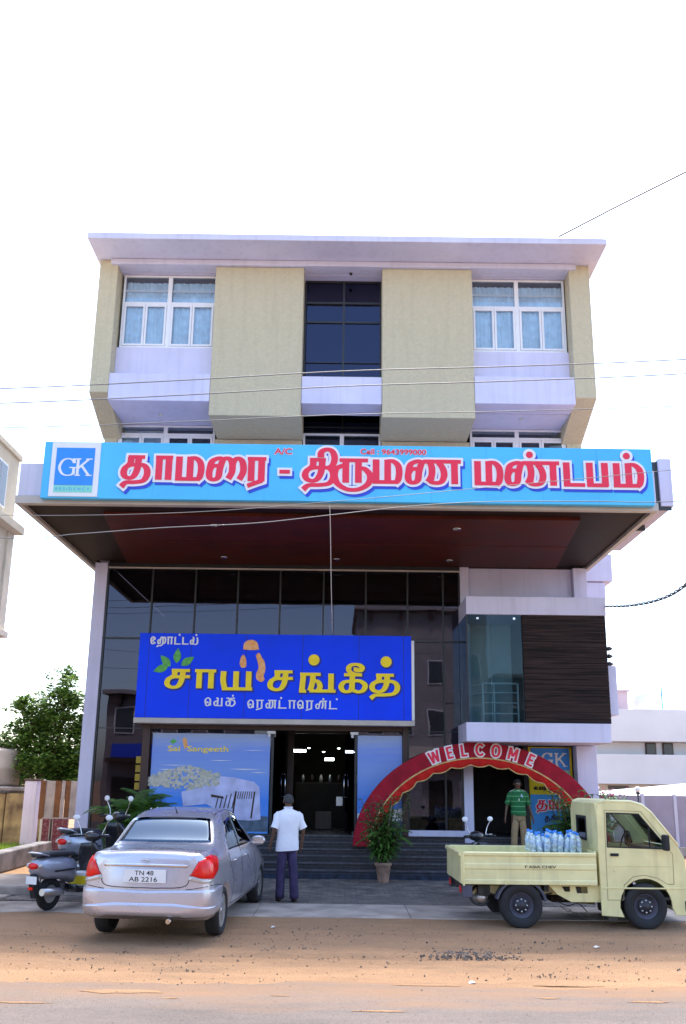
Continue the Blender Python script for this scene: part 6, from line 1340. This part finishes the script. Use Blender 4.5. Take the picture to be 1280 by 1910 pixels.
# ================================================================ plants
def blade(mb, p, az, el, L_, w, droop=1., n=5, fold=.2):
    """one arching leaf blade"""
    d = Vector((math.cos(az), math.sin(az), 0)); sd = Vector((-math.sin(az), math.cos(az), 0)); P = Vector(p); vs = []
    for i in range(n + 1):
        t = i / n; e = el - droop * t * 1.3; ww = w * math.sin(PI * min(1, t * .85 + .12)) ** .8 if i < n else .001
        vs += [P - sd * ww, P + Vector((0, 0, -ww * fold)), P + sd * ww]
        P = P + (d * math.cos(e) + Vector((0, 0, math.sin(e)))) * (L_ / n)
    fs = []
    for i in range(n): a = 3 * i; fs += [(a, a + 1, a + 4, a + 3), (a + 1, a + 2, a + 5, a + 4)]
    mb.add(vs, fs, True)
def frond(mb, p, az, el, L_, lw, droop=1.0, n=16):
    d = Vector((math.cos(az), math.sin(az), 0)); sd = Vector((-math.sin(az), math.cos(az), 0)); P = Vector(p); rachis = [P.copy()]
    for i in range(n):
        t = i / n; e = el - droop * t * 1.4; st = (d * math.cos(e) + Vector((0, 0, math.sin(e)))); P = P + st * (L_ / n); rachis.append(P.copy())
        if i < 2: continue
        ll = lw * math.sin(PI * (.15 + .8 * t)) ; 
        for s_ in (-1, 1):
            q = P + sd * s_ * ll * .92 + st * ll * .6 + Vector((0, 0, -ll * .35)); m_ = (P + q) / 2 + Vector((0, 0, ll * .08)); wv = st * .011
            mb.add([P - wv, P + wv, m_ + wv * 1.3, q, m_ - wv * 1.3], [(0, 1, 2, 4), (4, 2, 3)])
    mb.tube(rachis[::3] + [rachis[-1]], .006, 4)
# potted plant left of the arch
pp = thing('potted_plant', 'tall leafy plant in a pale clay pot at the left foot of the welcome arch', 'plant', (.86, 17.7, .064))
MB().lathe([(.001, 0), (.115, 0), (.13, .02), (.175, .31), (.20, .315), (.20, .37), (.18, .375), (.17, .34), (.001, .33)], 28).build('pot', 'terracotta', pp)
mb = MB()
for i in range(230): blade(mb, (random.gauss(0, .05), random.gauss(0, .05), random.uniform(.34, .66)), random.uniform(0, 6.28), random.uniform(.5, 1.3), random.uniform(.34, .56), random.uniform(.018, .030), random.uniform(.9, 1.5))
mb.build('lower_blades', 'leaf_pot', pp, norm=False)
mb = MB()
for i in range(36): blade(mb, (random.gauss(0, .03), random.gauss(0, .03), random.uniform(.36, .5)), random.uniform(0, 6.28), random.uniform(.3, 1.0), random.uniform(.22, .36), .010, 1.3)
mb.build('pale_blades', 'leaf_pale', pp, norm=False)
mb = MB(); sm_ = MB()
for i in range(95):
    x, y = random.gauss(.0, .05), random.gauss(0, .05); tx, ty = x * 3.6 + random.uniform(-.10, .12), y * 3.5; hh = random.uniform(.7, 1.66); az = random.uniform(0, 6.28)
    sm_.tube([(x, y, .40), ((x + tx) / 2, (y + ty) / 2, .40 + (hh - .40) * .55), (tx, ty, hh)], .007, 5)
    for k in range(12): f = .25 + .75 * k / 11; blade(mb, (x + (tx - x) * f, y + (ty - y) * f, .40 + (hh - .40) * f), az + k * 2.4, .5, random.uniform(.16, .27), .030, 1.1, 4)
for i in range(12): frond(mb, (.02, 0, .8), random.uniform(0, 6.28), random.uniform(.4, 1.1), .72, .16, .9)
mb.build('foliage', 'leaf_pot', pp, norm=False); sm_.build('stem', 'bark', pp, kind='stuff', norm=False)
pp.scale = (.85, .85, 1.02)
# potted shrub right of the arch, behind the truck cab
p2_ = dup(pp, (4.74, 17.8, .064), 2.1, 'bushy dark potted plant at the right foot of the arch behind the cab'); p2_.scale = (1.15, 1.15, 1.12)
# palm clump behind the car
pc = thing('palm_shrub', 'spreading feathery palm clump behind the silver car', 'plant', (-4.0, 17.75, .064))
MB().lathe([(.001, 0), (.2, 0), (.27, .42), (.25, .45), (.001, .42)], 24).build('pot', 'terracotta', pc)
mb = MB()
for i in range(190): frond(mb, (random.gauss(0, .22), random.gauss(0, .15), random.uniform(.45, 1.3)), random.uniform(0, 6.28), random.uniform(.3, 1.4), random.uniform(.5, .8), random.uniform(.15, .24), random.uniform(.8, 1.2))
mb.build('fronds', 'leaf_pot', pc, norm=False)
# trees
def tree(label, loc, clumps, trunk_h, m, seed, nleaf=9000, ls=.055, name='broadleaf_tree', group=None):
    rnd = random.Random(seed); t = thing(name, label, 'tree', loc, 0, group); mb = MB(); tk_ = MB(); nleaf = int(nleaf * 1.25)
    top = Vector((0, 0, trunk_h)); tk_.tube([(0, 0, 0), (.05, 0, trunk_h * .5), top], [.16, .12, .09], 8)
    tot = sum(c[3] ** 2 for c in clumps)
    for cx, cy, cz, r in clumps:
        c = Vector((cx, cy, cz)); mid = (top + c) / 2 + Vector((rnd.uniform(-.15, .15), rnd.uniform(-.15, .15), -.1)); tk_.tube([top, mid, c], [.06, .035, .012], 6)
        for q in range(6):
            e = c + Vector((rnd.gauss(0, .5), rnd.gauss(0, .5), rnd.gauss(0, .45))) * r; tk_.tube([mid.lerp(c, .6), e], [.015, .005], 4)
        sub = [c + Vector((rnd.gauss(0, .42), rnd.gauss(0, .42), rnd.gauss(0, .40))) * r for _ in range(int(14 * r / .5) + 6)]
        for _ in range(int(nleaf * r * r / tot)):
            s_ = rnd.choice(sub); p = s_ + Vector((rnd.gauss(0, 1), rnd.gauss(0, 1), rnd.gauss(0, .8))) * r * .16
            a = rnd.uniform(0, 6.28); d = Vector((math.cos(a), math.sin(a), rnd.uniform(-.6, .5))).normalized(); sd = d.cross(Vector((rnd.gauss(0, .5), rnd.gauss(0, .5), 1))).normalized(); L_ = ls * rnd.uniform(.7, 1.5)
            mb.add([p, p + d * L_ * .5 + sd * L_ * .28, p + d * L_, p + d * L_ * .5 - sd * L_ * .28], [(0, 1, 2, 3)])
    mb.build('crown', m, t, norm=False); tk_.build('trunk', 'bark', t); return t
tree('green leafy tree left of the tall white column', (-8.9, 27.2, .1), [(0, 0, 4.6, .55), (.35, 0, 4.2, .6), (-.25, .1, 3.9, .6), (-.9, 0, 3.9, .45), (-1.2, .3, 3.3, .5), (.5, .2, 3.5, .8), (-.4, 0, 3.0, .8), (-.9, 0, 2.5, .7), (.2, .2, 2.5, .9), (.8, 0, 2.6, .8), (-.1, -.2, 1.9, .7), (.7, 0, 1.8, .7), (1.1, 0, 4.0, .45), (.1, .4, 5.1, .35), (-1.3, .2, 4.2, .35), (1.3, 0, 3.0, .7), (-.6, .3, 3.5, .6), (-1.5, .2, 2.3, .7), (-1.6, 0, 2.9, .5), (1.4, .2, 3.5, .6), (1.4, 0, 2.2, .8)], 1.4, 'leaf', 3, 24000, .12)
tree('darker low tree behind the striped screen at the left', (-8.0, 28.5, .1), [(0, 0, 2.3, .8), (-.9, 0, 2.0, .8), (.9, 0, 2.6, .8), (1.2, 0, 3.4, .6), (.4, 0, 1.6, .7), (-1.6, 0, 2.2, .7), (-2.3, .2, 1.9, .6)], 1.0, 'leaf_dark', 5, 13000, .12)
tree('small bushy plant seen through the truck cab window', (6.75, 24.6, 0), [(0, 0, 1.3, .32), (.25, 0, 1.0, .3), (-.2, 0, 1.0, .3), (.1, 0, .7, .3)], .5, 'leaf', 8, 1800, .06, 'garden_shrub')
tree('flowering garden shrub above the truck cab beside the fence', (7.6, 25.2, 0), [(0, 0, 1.6, .35), (.35, 0, 1.45, .3), (-.35, 0, 1.5, .3), (0, 0, 1.1, .35)], .7, 'leaf_dark', 9, 1800, .06, 'garden_shrub')
fl = MB()
for i in range(60): fl.ball((random.gauss(7.6, .25), random.gauss(25.1, .1), random.gauss(1.72, .1)), .022, 4)
M['pink_petal'] = mat('pink_petal', (.55, .10, .22), .7, var=.2); _s = [o for o in bpy.data.objects if o.get('label', '').startswith('flowering')][0]
for i in range(len(fl.v)): v = fl.v[i]; fl.v[i] = (v[0] - 7.6, v[1] - 25.2, v[2])
fl.build('flowers', 'pink_petal', _s, kind='stuff', norm=False)
# ================================================================ overhead wires
def wire(label, pts, r=.006, m='wire', name='overhead_wire', grp=None):
    t = MB().tube(smooth(pts, 8), r, 5).build(name, m); tag(t, label, 'wire', grp); return t
def wl(y, a, b, c, ex=5.):
    """points read at the photo's left edge, middle and right edge, carried on past the frame"""
    a, b, c = Vector((a[0], y, a[1])), Vector((b[0], y, b[1])), Vector((c[0], y, c[1]))
    k = lambda p, q: p + (p - q) * (ex / (p - q).length) + Vector((0, 0, .12)); return [k(a, b), a, (a + b) / 2 - Vector((0, 0, .015)), b, (b + c) / 2 - Vector((0, 0, .015)), c, k(c, b)]
wire('topmost of the three thin wires crossing below the upper windows', wl(12, (-5.24, 7.70), (-.04, 8.06), (5.22, 8.33)), .009)
wire('second thin wire crossing over the white bands of the upper storey', wl(12, (-5.22, 7.46), (-.04, 7.81), (5.20, 8.09)), .009)
wire('third thin wire crossing at the foot of the olive piers', wl(12.3, (-5.30, 7.19), (-.03, 7.48), (5.29, 7.70)), .007)
wire('pale slack wire drooping under the canopy edge towards the left', [(-9.5, 12, 5.5), (-4.99, 12, 5.35), (-3.9, 12, 5.42), (-2.67, 12, 5.53), (-1.3, 12, 5.62), (-.19, 12, 5.76), (.9, 12, 5.9), (2.04, 12, 5.99), (3.6, 12, 6.02), (5.04, 12, 6.04), (9, 12, 6.3)], .007)
wire('faint wire crossing low in front of the cyan signboard', [(-8, 12.4, 5.95), (-5.2, 12.4, 5.82), (-2.36, 12.4, 5.9), (0, 12.4, 6.12), (2.1, 12.4, 6.35), (5.2, 12.4, 6.7), (9, 12.4, 7.2)], .005)
wire('thin wire running from the roof corner up to the right', [(4.86, 17.3, 14.2), (6.1, 16.6, 14.55), (7.33, 16, 14.92), (10, 15, 15.9)], .020)
wire('pale cable hanging straight down from the canopy to the blue signboard', [(-.26, 15.0, 6.9), (-.25, 15.6, 6.6), (-.235, 17.5, 5.7), (-.22, 19.05, 5.2)], .008, 'sign_white', 'drop_cable')
wire('upper faint wire in the right distance above the roof rooms', [(6.3, 30, 6.62), (9, 30, 6.6), (12.14, 30, 6.64), (20, 30, 6.8)], .010); wire('lower faint wire in the right distance above the roof rooms', [(6.3, 30, 6.25), (9, 30, 6.27), (12.11, 30, 6.32), (20, 30, 6.5)], .010)
mb = MB(); base = smooth([(5.78, 18.5, 5.80), (5.6, 16.5, 5.4), (5.25, 14, 4.98), (4.93, 12, 4.78), (4.4, 9, 4.75), (3.9, 6.5, 4.9)], 24)
tc_ = thing('service_cable', 'thick twisted black service cable running from the bay to the right edge', 'cable', base[0])
for ph in (0, PI * .67, PI * 1.33):
    MB().tube([p - base[0] + Vector((.018 * math.cos(i * .55 + ph), 0, .018 * math.sin(i * .55 + ph))) for i, p in enumerate(base)], .011, 5).build('strand', 'wire_black' if ph < 4 else 'wire', tc_)
ins = thing('insulator_stack', 'three dark insulators sticking out of the right side wall above the service box', 'insulator', (5.72, 18.7, 4.55))
for k in range(3): MB().tube([(0, 0, k * .17), (.10, 0, k * .17), (.12, 0, k * .17), (.16, 0, k * .17), (.22, 0, k * .17)], [.02, .02, .055, .05, .02], 10).build('insulator', 'wire_black', ins)
